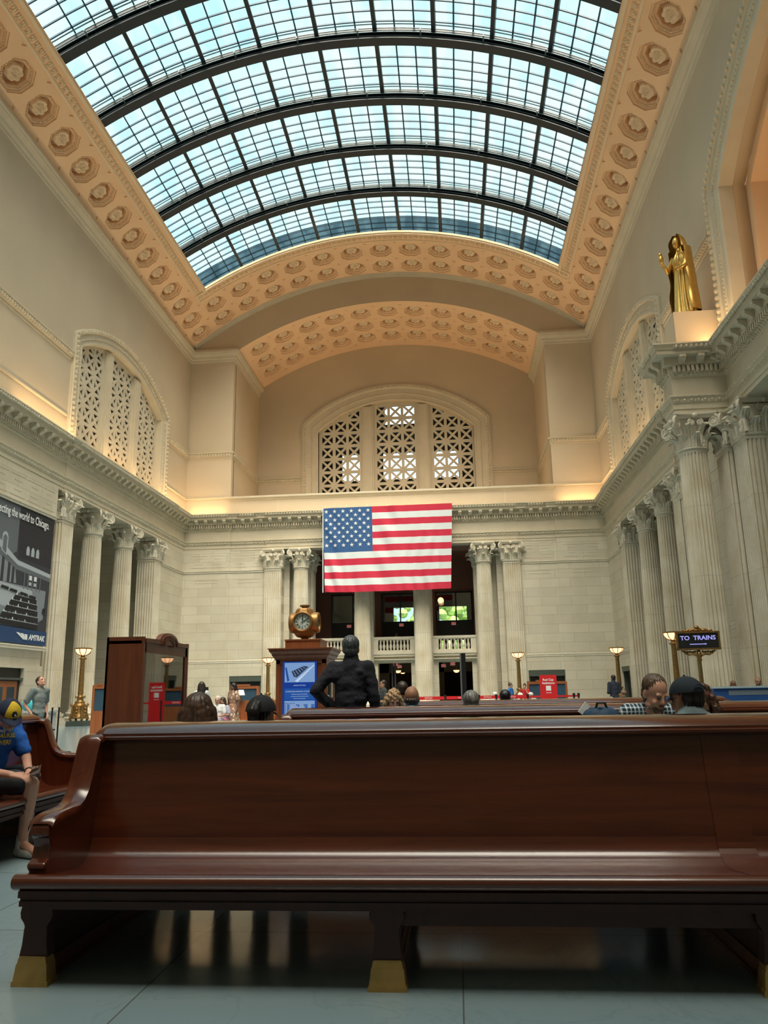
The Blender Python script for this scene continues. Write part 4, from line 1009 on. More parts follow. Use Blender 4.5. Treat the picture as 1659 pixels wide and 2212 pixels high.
# ================================================================== flag
def flag():
    FX0, FX1, ZT0, ZB0 = -8.82, .18, 13.93, 8.05; Wd, Ht = FX1-FX0, ZT0-ZB0; FY = 52.55
    t = thing('national_flag', 'large red, white and blue striped flag with stars hanging on the end wall', 'flag', (FX0, FY, ZB0))
    def wr(u, v):   # fold relief in metres towards the hall
        r = .0; k = (1-v)*1.6
        r += .035*sin(u*70+sin(v*6)*2.2)*(.25+.75*k)*(.5+.5*sin(u*9+1)); r += .05*sin((u*1.0+v*.42)*34)*math.exp(-((u-.47+.14*(v-.5)*-1)/.07)**2)
        r += .05*sin((u+v*.35)*46)*math.exp(-((u-.10+.10*v)/.08)**2); r += .03*sin(u*23+v*3)*k
        return r
    def P(u, v, off=0.):
        sag = -.10*sin(pi*u)*(1-v)**3-.05*(1-v)*cos(u*6)*.5
        return (u*Wd+.0*(1-v)+(.10*(1-v) if u < .5 else -.28*(1-v))*abs(u-.5)*2, -wr(u, v)-off, v*Ht+sag+.03*u)
    me = MB(); NU = 150; NV = 78
    me.grid(NU, NV, lambda u, v: P(u, v))
    red = plain('flag_red', (.50, .012, .045), .75); wh = plain('flag_white', (.60, .66, .67), .75); bl = plain('flag_blue', (.020, .085, .24), .75)
    o = me.build('stripes', [red, wh, bl], t, smooth=True, fix=False)
    for p in o.data.polygons:
        i = p.index % NU; j = p.index//NU; st = j//6
        p.material_index = 2 if (i < 57 and j >= 36) else (0 if st % 2 == 0 else 1)
    sb = MB()
    for r in range(9):
        for k in range(6 if r % 2 == 0 else 5):
            u0 = (.022+(k+(0 if r % 2 == 0 else .5))*.0655); v0 = 1-(.045+r*.0615*.83)
            pts = []
            for q in range(10): R_ = .155 if q % 2 == 0 else .062; a = pi/2+q*pi/5; pts.append((u0+R_*cos(a)/Wd, v0+R_*sin(a)/Ht))
            c = P(u0, v0, .03); sb.add([P(u, v, .03) for u, v in pts]+[c], [(q, (q+1) % 10, 10) for q in range(10)])
    sb.build('stars', wh, t, fix=False)
    MB().box(-.06, .0, -.04, 0, -.05, Ht+.02).build('hoist_band', wh, t)
    for q in range(7): MB().tube([(Wd*q/6*.99+.03, -.0, Ht), (Wd*q/6*.99+.03, .30, Ht+.02), (Wd*q/6*.99+.03, D-FY, Ht+.45)], .012, 6).build('hanging_cord', wh, t)
flag()

# ================================================================== poster on the left wall
def poster():
    Y1_, Yn, ZT_, ZB_ = 35.45, 27.9, 9.72, 3.68
    t = thing('hanging_poster', 'large dark blue black-and-white photo poster about the railway hall on the left wall', 'poster', (XL-.05, Y1_, ZB_))
    Wd, Ht = Y1_-Yn, ZT_-ZB_
    MB().box(-.04, 0, -Wd, 0, 0, Ht).build('backing', M['dark'], t)
    cols = {'n': (.018, .022, .032), 'd': (.035, .042, .056), 'm': (.12, .14, .165), 'g': (.22, .25, .29), 'l': (.40, .45, .50), 'w': (.72, .76, .80), 'b': (.012, .055, .16), 'k': (.008, .010, .014)}
    ms = {k: plain('poster_'+k, c, .6) for k, c in cols.items()}
    order = list(ms); mb = MB(); lay = [0]
    def sh(key, pts, up=True):
        mb.cur = order.index(key); lay[0] += 1; x = .004+lay[0]*.0004
        mb.add([(x, -Wd+Wd*p, Ht*q) for p, q in pts], [tuple(range(len(pts)))])
    # (p from the near edge to the far edge, q from foot to head)
    sh('d', [(0, 0), (1, 0), (1, 1), (0, 1)]); sh('m', [(0, .55), (.42, .55), (.60, .66), (.60, 1), (0, 1)]); sh('n', [(.62, .62), (1, .60), (1, .97), (.60, .97)])
    sh('g', [(0, .12), (.80, .12), (.95, .20), (.96, .42), (0, .42)]); sh('l', [(0, .30), (.85, .22), (.80, .40), (0, .44)])
    sh('l', [(.20, .84), (.62, .60), (1, .56), (1, .53), (.62, .565), (.20, .77)]); sh('m', [(.2, .77), (.62, .565), (1, .53), (1, .50), (.6, .53), (.2, .70)])
    sh('g', [(.20, .40), (.62, .43), (.60, .53), (.2, .70)])
    for a in (.28, .38, .455, .52, .565): sh('d', [(a, .42), (a+.028, .42), (a+.028, .68-(a-.28)*.5), (a, .69-(a-.28)*.5)])
    sh('l', [(.44, .64), (.50, .61), (.50, .74), (.49, .77), (.47, .78), (.45, .77), (.44, .75)]); sh('m', [(.45, .645), (.49, .62), (.49, .74), (.47, .76), (.45, .74)])
    for a in (.70, .755, .81): sh('l', [(a, .655), (a+.036, .655), (a+.036, .70), (a+.028, .72), (a+.018, .725), (a+.008, .72), (a, .70)]); 
    for a in (.70, .74, .79, .84, .88): sh('m', [(a, .40), (a+.010, .40), (a+.010, .53), (a, .53)])
    for a in (.755, .81): sh('w', [(a, .475), (a+.03, .475), (a+.03, .51), (a, .51)]); sh('l', [(a, .435), (a+.03, .435), (a+.03, .46), (a, .46)])
    for k, (a, b_, q) in enumerate(((.60, .86, .31), (.56, .87, .27), (.52, .88, .225), (.48, .89, .175), (.44, .89, .125))):
        sh('k', [(a, q), (b_, q-.01), (b_, q+.028), (a+.02, q+.036)]); sh('l', [(a+.02, q+.036), (b_, q+.028), (b_, q+.032), (a+.02, q+.041)])
        for j in range(9): x = a+.03+(b_-a-.05)*j/9; sh('w' if j % 3 == 0 else 'k', [(x, q+.036), (x+.012, q+.036), (x+.010, q+.052+.006*(j % 2)), (x+.002, q+.054)])
    for a, q in ((.46, .375), (.55, .365), (.66, .355), (.76, .345)): sh('k', [(a, q), (a+.08, q-.008), (a+.085, q+.014), (a+.01, q+.02)])
    for a, q, h_ in ((.20, .20, .13), (.26, .14, .16), (.34, .12, .08), (.93, .24, .05), (.40, .10, .07)): sh('k', [(a, q), (a+.03, q), (a+.036, q+h_*.7), (a+.018, q+h_), (a, q+h_*.7)])
    sh('l', [(.18, .45), (.36, .44), (.35, .50), (.30, .53), (.24, .53), (.19, .50)]); sh('d', [(.21, .45), (.33, .44), (.32, .49), (.28, .51), (.24, .51), (.21, .49)])
    sh('b', [(0, 0), (1, 0), (1, .105), (0, .115)])
    mb.build('printed_picture', [ms[k] for k in order], t, fix=False)
    wt = plain('poster_white', (.80, .83, .85), .6)
    text_mesh('headline', 'Connecting the world to Chicago.', .54, wt, t, (.06, -.55, Ht*.905), (0, 1, 0), (0, 0, 1), 'RIGHT', .002, .67, .006)
    text_mesh('operator_name', 'AMTRAK', .34, wt, t, (.06, -.20, .20), (0, 1, 0), (0, 0, 1), 'RIGHT', .002, 1., .012, .15)
    lg_ = MB()
    for k in range(3): q0 = .17+k*.10; lg_.add([(.06, -2.62+.34*k, .47-.02*k), (.06, -2.36+.34*k, .47-.02*k), (.06, -1.86+.10*k, .18), (.06, -2.00+.10*k, .18)], [(0, 1, 2, 3)])
    lg_.build('operator_logo', wt, t)
poster()
# ================================================================== placing things at a pixel's ray and a true distance
def at(u, v, y=None, z=None):
    X, Yp = u-829.5, v-1106.0; c, s = cos(-ROLL), sin(-ROLL); X, Yp = c*X-s*Yp, s*X+c*Yp
    xr, d, uu = X/FPX, 1., -Yp/FPX; c, s = cos(PITCH), sin(PITCH); yf = c*d-s*uu; zz = s*d+c*uu
    c, s = cos(YAW), sin(YAW); x, yy = c*xr+s*yf, -s*xr+c*yf
    t = (y/yy) if y is not None else (z-1.3)/zz
    return Vector((x*t, yy*t, 1.3+zz*t))
def px(y, u, v=1500): return at(u, v, y).x
def hz(y, v, u=830): return at(u, v, y).z

# ------------------------------------------------------------------ benches
SEAT = [(-.80, .440), (-.808, .455), (-.808, .470), (-.797, .485), (-.78, .494), (-.762, .494), (-.748, .486), (-.735, .480), (-.68, .476), (-.60, .468), (-.52, .457), (-.46, .450), (-.41, .4475), (-.37, .450), (-.335, .457), (-.305, .469), (-.28, .486), (-.262, .508), (-.25, .535), (-.242, .565), (-.20, .565), (-.20, .42), (-.74, .42), (-.775, .425)]
BACK = [(-.235, .50), (-.240, .57), (-.232, .62), (-.195, .78), (-.165, .95), (-.15, 1.055), (-.10, 1.055), (-.10, .45), (-.22, .45)]
CAP = [(-.185, 1.055), (-.20, 1.065), (-.20, 1.08), (-.185, 1.088), (-.185, 1.098), (-.165, 1.118), (-.13, 1.135), (-.08, 1.148), (0, 1.155), (.08, 1.148), (.13, 1.135), (.165, 1.118), (.185, 1.098), (.185, 1.088), (.20, 1.08), (.20, 1.065), (.185, 1.055)]
ENDH = [(-.70, .43), (-.715, .495), (-.735, .51), (-.735, .53), (-.70, .55), (-.685, .60), (-.70, .64), (-.72, .655), (-.715, .69), (-.70, .715), (-.65, .732), (-.58, .738), (-.50, .742), (-.44, .752), (-.39, .775), (-.35, .82), (-.32, .88), (-.29, .96), (-.265, 1.03), (-.25, 1.06), (-.235, 1.075), (-.19, 1.08)]
END = ENDH + [(-a, b_) for a, b_ in reversed(ENDH)]
def bench(label, x0, x1, loc, rz, legs, rail=None, group='double-sided wooden benches', joints=()):
    # local frame: length along x, near seat towards -y
    t = thing('wooden_bench', label, 'bench', loc, rz, group)
    ex = lambda p, q, a: (a, p, q); fl = lambda pr: [(-a, b_) for a, b_ in reversed(pr)]
    for pr in (SEAT, fl(SEAT)): smooth_angle(MB().prism(pr, x0+.0, x1, ex).build('seat', M['darkwood'], t), 50)
    ap = MB()
    for s in (-1, 1):
        for a, b_, z0, z1 in ((.79, .74, .395, .425), (.765, .72, .375, .395), (.775, .72, .355, .378), (.72, .68, .33, .36)):
            ap.box(x0+.03, x1-.03, *sorted((s*a, s*b_)), z0, z1)
    ap.box(x0+.03, x1-.03, -.7, .7, .36, .42); ap.build('apron', M['legwood'], t)
    if rail:
        MB().box(rail[0], rail[1], -.66, -.60, .255, .37).build('rail', M['legwood'], t)
    for pr in (BACK, fl(BACK)): smooth_angle(MB().prism(pr, x0+.1, x1-.1, ex).build('backrest', M['darkwood'], t), 50)
    cp = MB(); cp.prism(CAP, x0+.12, x1-.12, ex)
    for s, e in ((-1, x0+.12), (1, x1-.12)):    # rounded cap ends
        n_ = 6
        for k in range(n_):
            a0, a1 = pi/2*k/n_, pi/2*(k+1)/n_
            f0, f1 = .06*sin(a0), .06*sin(a1); g0, g1 = cos(a0)*.35+.65, cos(a1)*.35+.65
            lo_ = 1.055
            cp.add([(e+s*f0, p*(.9+.1*cos(a0)), lo_+(q-lo_)*g0) for p, q in CAP]+[(e+s*f1, p*(.9+.1*cos(a1)), lo_+(q-lo_)*g1) for p, q in CAP], [(i, i+1, len(CAP)+i+1, len(CAP)+i) for i in range(len(CAP)-1)])
        cp.add([(e+s*.06, p*.9, lo_+(q-lo_)*.65) for p, q in CAP], [tuple(range(len(CAP)))])
    smooth_angle(cp.build('top_rail', M['railwood'], t), 40)
    for e, s in ((x0, 1), (x1, -1)):
        b_ = MB().prism(END, e+s*.0+(.03 if s > 0 else -.12+.0), e+s*.0+(.12 if s > 0 else -.03), ex)
        o = b_.build('end_panel', M['endwood'], t); bv = o.modifiers.new('b', 'BEVEL'); bv.width = .014; bv.segments = 3; bv.limit_method = 'ANGLE'; bv.angle_limit = radians(50)
        for p_ in o.data.polygons: p_.use_smooth = False
        # thicker capping that follows the arm and back
        arm = MB(); w_ = .05
        top = [q for q in END if q[1] > .68]
        for i in range(len(top)-1): pass
        xc_ = e+s*.075
        arm.add([(xc_+dx_, p, q+dz_) for p, q in top for dx_, dz_ in ((-w_-.012, -.022), (-w_-.012, .004), (-w_+.012, .018), (w_-.012, .018), (w_+.012, .004), (w_+.012, -.022))], [(i*6+k, i*6+k+1, i*6+k+7, i*6+k+6) for i in range(len(top)-1) for k in range(5)])
        smooth_angle(arm.build('arm_capping', M['endwood'], t), 60)
    for j in joints:
        MB().prism([(p-.006, q+.004) for p, q in SEAT[6:19]]+[(p-.006, q) for p, q in BACK[2:6]]+[(-.13, 1.05), (-.18, .6), (-.25, .43), (-.7, .46)], j-.09, j+.09, ex).build('joint_strap', M['darkwood'], t)
    LEG = [(-.055, .36), (-.075, .34), (-.082, .31), (-.078, .285), (-.062, .265), (-.055, .25), (-.058, .235), (-.062, .17), (-.072, .12)]
    for lx in legs:
        lg_ = MB()
        for s in (-1, 1):
            prof = [(-q[0], q[1]) for q in LEG]
            # baluster-like bracket: wide top, waist and flare, extruded across the corner post
            full = [(q[0], q[1]) for q in LEG]+[(-q[0], q[1]) for q in reversed(LEG)]
            lg_.prism(full, s*.70, s*.63, lambda p, q, a: (lx+p, a, q))
            side = [(s*(.72-.62*(abs(q[0])-.055)), q[1]) for q in LEG]
        lg_.box(lx-.028, lx+.028, -.64, .64, .085, .36); o = lg_.build('leg', M['legwood'], t); bv = o.modifiers.new('b', 'BEVEL'); bv.width = .006; bv.segments = 2
        bb = MB().box(lx-.035, lx+.035, -.6, .6, .02, .09).box(lx-.045, lx+.045, -.6, .6, 0, .02); bb.build('floor_bar', M['cabwood'], t)
        for s in (-1, 1):
            ft = MB()
            for h0, h1, z0, z1 in ((.088, .088, 0, .022), (.082, .074, .022, .09), (.074, .072, .09, .095), (.07, .066, .095, .118), (.064, .062, .118, .125)):
                cy = s*.672
                vs = [(lx+a*h, cy+b2*(.035+(h-.06)*.5), z) for h, z in ((h0, z0), (h1, z1)) for a, b2 in ((-1, -1), (1, -1), (1, 1), (-1, 1))]
                ft.add(vs, [(3, 2, 1, 0), (4, 5, 6, 7), (0, 1, 5, 4), (1, 2, 6, 5), (2, 3, 7, 6), (3, 0, 4, 7)])
            ft.build('foot', M['brass'], t)
    return t
BY = 4.55
bench('dark varnished wooden bench in the foreground, seen from its seat side with brass feet', -2.10, 3.6, (0, BY, 0), 0, (-2.02, -.355, 1.35, 3.3), rail=(-.29, 1.29), joints=(1.36,))
B2Y = 8.15
bench('dark varnished bench in the second row, behind which the person in the black jacket stands', px(B2Y, 612, 1535), 6.2, (0, B2Y, 0), 0, (-1.4, .6, 2.6, 4.6))
B3Y = 12.4
bench('wooden bench in the third row, its right end beside the blue desk', px(B3Y, 840, 1512), px(B3Y, 1572, 1512), (0, B3Y, 0), 0, (-1, 1.5, 4))
bench('wooden bench at the left edge with the person in the blue shirt sitting on it', -4.0, .0, (-4.42, 7.95, 0), pi/2, (-3.8, -2, -.15))

# ------------------------------------------------------------------ lamps
M['lampglass'] = plain('lamp_bowl_glass', (.9, .65, .45), .4, emit=(1, .52, .26), es=2.1)
def torch(x, y, label, first=[]):
    if first: return dup(first[0], (x, y, 0), 0, label)
    t = thing('floor_lamp', label, 'lamp', (x, y, 0), group='bronze torch lamps')
    MB().box(-.42, .42, -.42, .42, 0, .24).build('plinth', plain('green_marble', (.05, .065, .055), .25), t)
    pb = MB(); pb.lathe([(.34, .34), (.36, .40), (.30, .48), (.27, .75), (.30, .92), (.26, 1.0), (.20, 1.04), (.24, 1.08), (.16, 1.14), (.14, 1.25), (.19, 1.30), (.13, 1.36), (.11, 1.44), (.13, 1.47)], 20)
    for k in range(4):
        a = pi/4+k*pi/2; d = Vector((cos(a), sin(a), 0))
        pb.tube([d*.36+Vector((0, 0, .24)), d*.42+Vector((0, 0, .34)), d*.34+Vector((0, 0, .6)), d*.33+Vector((0, 0, .85)), d*.40+Vector((0, 0, 1.0)), d*.36+Vector((0, 0, 1.04))], [.05, .06, .05, .05, .06, .03], 8)
        for q in range(3): pb.ell(tuple(Vector((cos(a+pi/4), sin(a+pi/4), 0))*.28+Vector((0, 0, .5+.15*q))), (.07, .07, .06))
        pb.tube([d*.13+Vector((0, 0, 1.3)), d*.24+Vector((0, 0, 1.36)), d*.22+Vector((0, 0, 1.28))], .025, 6)
    pb.build('pedestal', M['bronze'], t, smooth=True)
    MB().lathe([(.13, 1.47), (.125, 1.55), (.105, 2.95), (.12, 2.97), (.105, 3.0), (.10, 3.04), (.17, 3.08), (.18, 3.12), (.10, 3.15), (.09, 3.2), (.12, 3.25)], 20).build('shaft', M['bronze'], t, smooth=True)
    bw_ = MB().lathe([(.05, 3.26), (.15, 3.275), (.26, 3.33), (.35, 3.42), (.385, 3.52), (.37, 3.56), (.30, 3.58), (.0, 3.585)], 24); bw_.build('lamp_bowl', M['lampglass'], t, smooth=True)
    rb = MB()
    for k in range(8):
        a = k*pi/4; d = Vector((cos(a), sin(a), 0)); rb.tube([d*r+Vector((0, 0, z)) for r, z in ((.12, 3.25), (.27, 3.31), (.365, 3.42), (.40, 3.53), (.36, 3.58))], .018, 6)
        rb.ell(tuple(d*.40+Vector((0, 0, 3.55))), .035, u=6, v=4)
    rb.lathe([(.375, 3.53), (.405, 3.55), (.405, 3.58), (.36, 3.60)], 24); rb.build('bowl_ribs', M['bronze'], t)
    first.append(t); return t
torch(XL+1.5, 36.2, 'tall bronze torch lamp on the left, beside the nearest left colonnade column')
torch(-12.05, 50.3, 'bronze torch lamp in front of the left end-wall pilaster, just left of the kiosk')
torch(3.95, 50.6, 'bronze torch lamp left of the red sign')
torch(9.35, 46.9, 'bronze torch lamp at the right rear corner beside the person in navy')
torch(9.30, 34.6, 'bronze torch lamp partly hidden behind the TO TRAINS sign')

# ------------------------------------------------------------------ kiosk with clock and screen
KY = 11.0
def kiosk():
    x0, x1 = px(KY, 596, 1480), px(KY, 704, 1480); cx = (x0+x1)/2; w_ = x1-x0; dp = .72
    zt = hz(KY, 1424, 650); zc = hz(KY, 1400, 650); zb = hz(KY, 1380, 650)
    t = thing('information_kiosk', 'reddish wooden kiosk with a blue departures screen, under the round clock', 'kiosk', (cx, KY+dp/2, 0))
    h = w_/2; k = MB(); k.box(-h, h, -dp/2, dp/2, 0, zt); k.build('cabinet', M['kioskwood'], t)
    fr_ = MB()
    for a, b_ in ((-h, -h+.055), (h-.055, h)): fr_.box(a, b_, -dp/2-.012, -dp/2, 0, zt)
    fr_.box(-h, h, -dp/2-.012, -dp/2, zt-.06, zt); fr_.box(-h-.03, h+.03, -dp/2-.03, dp/2+.03, 0, .14)
    for a, b_ in ((-dp/2, -dp/2+.08), (dp/2-.08, dp/2)): fr_.box(h, h+.012, a, b_, 0, zt)
    fr_.build('frame_moulding', M['kioskwood'], t)
    MB().box(h, h+.006, -dp/2+.1, dp/2-.1, .6, zt-.12).build('side_window', M['caseglass'], t)
    path_ = [(-h, -dp/2), (h, -dp/2), (h, dp/2), (-h, dp/2)]
    pf_ = [(0, zt-.02), (.015, zt), (.02, zt+.02), (.05, zt+.05), (.055, zt+.075), (.085, zt+.11), (.09, zc-.02), (.105, zc-.015), (.105, zc), (-h+.02, zc)]
    MB().sweep(path_, pf_, close=True, sgn=-1).build('cornice', M['kioskwood'], t)
    tb0, tb1 = px(KY, 614, 1390)-cx, px(KY, 690, 1390)-cx
    MB().box(tb0, tb1, -dp/2+.06, dp/2-.06, zc, zb-.02).box(tb0-.008, tb1+.008, -dp/2+.05, dp/2-.05, zb-.02, zb).build('top_block', M['cabwood2'], t)
    # screen
    s0, s1 = px(KY, 611, 1480)-cx, px(KY, 685, 1480)-cx; sz1 = hz(KY, 1429, 650); sz0 = hz(KY, 1562, 650); sy = -dp/2-.014
    sc_ = MB().box(s0, s1, sy-.01, sy, sz0, sz1).build('screen_bezel', M['black'], t)
    mats = [plain('screen_'+n_, (0, 0, 0), .3, emit=c, es=e) for n_, c, e in (('deep', (.008, .055, .36), .7), ('pale', (.25, .42, .75), .75), ('white', (.6, .75, .95), .8), ('mid', (.02, .11, .45), .7), ('ink', (.04, .06, .12), .6))]
    mb = MB(); ly = [0]
    def R_(c, a, b_, q0, q1):
        mb.cur = c; ly[0] += 1; y = sy-.0105-ly[0]*.0002
        X = lambda p: s0+(s1-s0)*p; Z = lambda q: sz1+(sz0-sz1)*q
        mb.quad((X(a), y, Z(q0)), (X(b_), y, Z(q0)), (X(b_), y, Z(q1)), (X(a), y, Z(q1)))
    def Pg(c, pts):
        mb.cur = c; ly[0] += 1; y = sy-.0105-ly[0]*.0002
        mb.add([(s0+(s1-s0)*p, y, sz1+(sz0-sz1)*q) for p, q in pts], [tuple(range(len(pts)))])
    R_(0, .0, 1, 0, 1); R_(1, .06, .94, .02, .34); Pg(4, [(.26, .16), (.62, .075), (.76, .09), (.42, .26), (.33, .25)]); 
    for k_ in range(5): Pg(1, [(.30+.07*k_, .155-.016*k_), (.315+.07*k_, .152-.016*k_), (.40+.07*k_, .235-.03*k_), (.385+.07*k_, .24-.03*k_)])
    Pg(3, [(.07, .10), (.12, .09), (.20, .31), (.14, .33)]); Pg(2, [(.36, .32), (.90, .06), (.94, .06), (.44, .34)])
    R_(0, .06, .94, .345, .42); R_(3, .06, .94, .44, .625); R_(1, .06, .94, .64, .97)
    for k_ in range(13): R_(3, .07, .93, .70+.021*k_, .715+.021*k_)
    for k_ in range(13):
        for a, b_ in ((.10, .14), (.22, .40+.05*(k_ % 3)), (.50, .62+.02*(k_ % 4)), (.74, .84)): R_(2, a, b_, .7035+.021*k_, .7105+.021*k_)
    mb.build('screen_picture', mats, t, fix=False)
    Z = lambda q: sz1+(sz0-sz1)*q; m0 = (s0+s1)/2
    for body, q, sz, mt in (('UNION STATION', .40, .022, 2), ('ATTENTION AMTRAK CUSTOMERS', .50, .025, 2), ('All station maps and timetables', .54, .018, 2), ('are shown at the information desk', .575, .018, 2), ('Visit our travel website', .61, .018, 2)):
        text_mesh('screen_text', body, sz, mats[mt], t, (m0, sy-.0185, Z(q)), depth=.0003)
    text_mesh('screen_text', 'Departures', .032, mats[4], t, (s0+.03, sy-.0185, Z(.69)), align='LEFT', depth=.0003)
    return cx, zb, dp
kcx, kzb, kdp = kiosk()
def clock():
    cx = px(KY+.3, 657, 1340); z0 = kzb; s = .0065*(KY+.3)/11/1.0
    t = thing('station_clock', 'round bronze four-faced clock on top of the wooden kiosk', 'clock', (cx, KY+.36, z0))
    H = hz(KY+.2, 1305, 657)-z0; R = .150; zc = .46*H+.02; h = .125
    b = MB(); b.lathe([(.07, 0), (.05, .02), (.06, .035), (.12, .05), (.165, .10), (.175, zc), (.165, .70*H), (.13, .86*H), (.11, .90*H), (.05, .91*H), (.045, .94*H), (.075, .96*H), (.08, H), (0, H)], 8, ph=pi/8)
    case = plain('clock_bronze', (.42, .22, .075), .38, .5)
    b.build('case', case, t)
    dial = plain('clock_dial', (.72, .85, .80), .6); ink = plain('clock_ink', (.01, .03, .03), .5)
    for k in range(4):
        a = k*pi/2; tm = Matrix.Rotation(a, 4, 'Z') @ Matrix.Translation((0, -h-.03, zc)) @ Matrix.Rotation(pi/2, 4, 'X')
        rg = MB().lathe([(R, -.07), (R, .03), (R*.97, .055), (R*.86, .065), (R*.80, .05), (R*.78, .035)], 36, tm=tm, cap=False)
        o = rg.build('bezel', case, t, smooth=True)
        d = MB().lathe([(R*.80, .034), (0.00005, .0345)], 36, tm=tm, cap=False).build('dial', dial, o)
        nm = MB()
        for q in range(60):
            a_ = q*pi/30; ri, ro = (.70, .76) if q % 5 else (.70, .76)
            tq = tm @ Matrix.Rotation(a_, 4, 'Z'); nm.box(-.0012, .0012, R*ri, R*ro, .036, .0375, tq)
        rom = {0: 3, 1: 1, 2: 2, 3: 3, 4: 3, 5: 2, 6: 3, 7: 4, 8: 4, 9: 3, 10: 2, 11: 2}
        for q in range(12):
            n_ = rom[q]; tq = tm @ Matrix.Rotation(-q*pi/6, 4, 'Z')
            for j in range(n_):
                x = (j-(n_-1)/2)*.0085
                slant = (q in (0, 10, 11, 9) and j in (0, 1)) or (q in (4, 5, 6, 7, 8) and j in (0, 1))
                if slant: nm.box(-.0016, .0016, R*.48, R*.66, .036, .0378, tq @ Matrix.Translation((x, 0, 0)) @ Matrix.Translation((0, R*.57, 0)) @ Matrix.Rotation(.28*(1 if j == 0 else -1), 4, 'Z') @ Matrix.Translation((0, -R*.57, 0)))
                else: nm.box(x-.0018, x+.0018, R*.48, R*.66, .036, .0378, tq)
        nm.lathe([(R*.77, .036), (R*.79, .0362)], 36, tm=tm, cap=False); nm.lathe([(R*.42, .036), (R*.435, .0362)], 36, tm=tm, cap=False)
        nm.build('numerals', ink, o)
        hd = MB()
        for ang, l_, w_ in ((-radians(4), .62, .006), (-radians(64), .66, .0045)):
            tq = tm @ Matrix.Rotation(ang, 4, 'Z'); hd.box(-w_*.6, w_*.6, -R*.22, R*l_, .040, .043, tq); hd.box(-w_*1.3, w_*1.3, R*.15, R*.34, .040, .043, tq)
        hd.build('hands', ink, o)
clock()

# ------------------------------------------------------------------ glazed display case
def case():
    y0, y1 = 10.0, 11.75; x1 = px(y0, 307, 1470); x0 = px(y0, 226, 1470); zt = hz(y0, 1376, 260); W_, Dp = y1-y0, x1-x0
    t = thing('display_case', 'tall brown wooden display case with a glass front and arched crest', 'cabinet', (x0, y0, 0))
    c = MB(); c.box(0, Dp, 0, .05, 0, zt).box(0, Dp, W_-.05, W_, 0, zt).box(0, .03, 0, W_, 0, zt).box(0, Dp-.03, 0, W_, zt-.09, zt-.05).box(.03, Dp-.03, .05, W_-.05, 0, .86); c.build('body', M['cabwood'], t)
    f = MB(); f.box(Dp-.04, Dp-.005, .05, W_-.05, .80, .90).box(Dp-.03, Dp+.015, .05, W_-.05, .90, .94).box(Dp-.04, Dp-.005, .05, .10, .86, zt-.05).box(Dp-.04, Dp-.005, W_-.12, W_-.05, .86, zt-.05).box(Dp-.05, Dp-.005, .05, W_-.05, zt-.20, zt-.06); f.build('front_frame', M['cabwood'], t)
    MB().box(Dp-.03, Dp-.022, .10, W_-.12, .93, zt-.2).build('glass_front', M['caseglass'], t)
    cr = MB(); pts = [(.05, zt-.07), (.05, zt-.02), (.5, zt-.01)]+[(W_/2+.36*sin(a), zt-.03+.13*cos(a)) for a in [radians(-75+15*k) for k in range(11)]]+[(W_-.5, zt-.01), (W_-.05, zt-.02), (W_-.05, zt-.07)]
    cr.prism(pts, Dp-.05, Dp+.02, lambda p, q, a: (a, p, q)); 
    for k in range(9): a = radians(-80+20*k); cr.ell((Dp+.02, W_/2+.17*sin(a), zt-.07+.11*cos(a)), (.02, .03, .05))
    cr.tube([(Dp+.02, W_/2+.30*sin(radians(-95+19*k)), zt-.06+.13*cos(radians(-95+19*k))) for k in range(11)], .018, 6)
    cr.build('crest', M['cabwood'], t)
    pn = MB(); pn.box(.05, .07, .1, W_-.1, .94, zt-.2); pn.build('backing', plain('case_grey', (.20, .25, .25), .6), t)
    MB().box(.071, .085, .35, .95, .94, 1.86).build('blue_reflection', plain('case_blue_reflection', (.02, .07, .16), .5), t)  # blue reflection in the glass, built as a solid coloured panel
    pp_ = MB()
    for k in range(4): pp_.box(.071, .09, 1.02+.13*k, 1.12+.13*k, .96, 1.3)
    pp_.build('leaflets', plain('leaflet_grey', (.42, .47, .47), .6), t); MB().box(.071, .12, 1.0, 1.35, 1.34, 1.5).build('red_reflection', M['red'], t)  # the red block stands for the red sign's reflection in the glass
case()

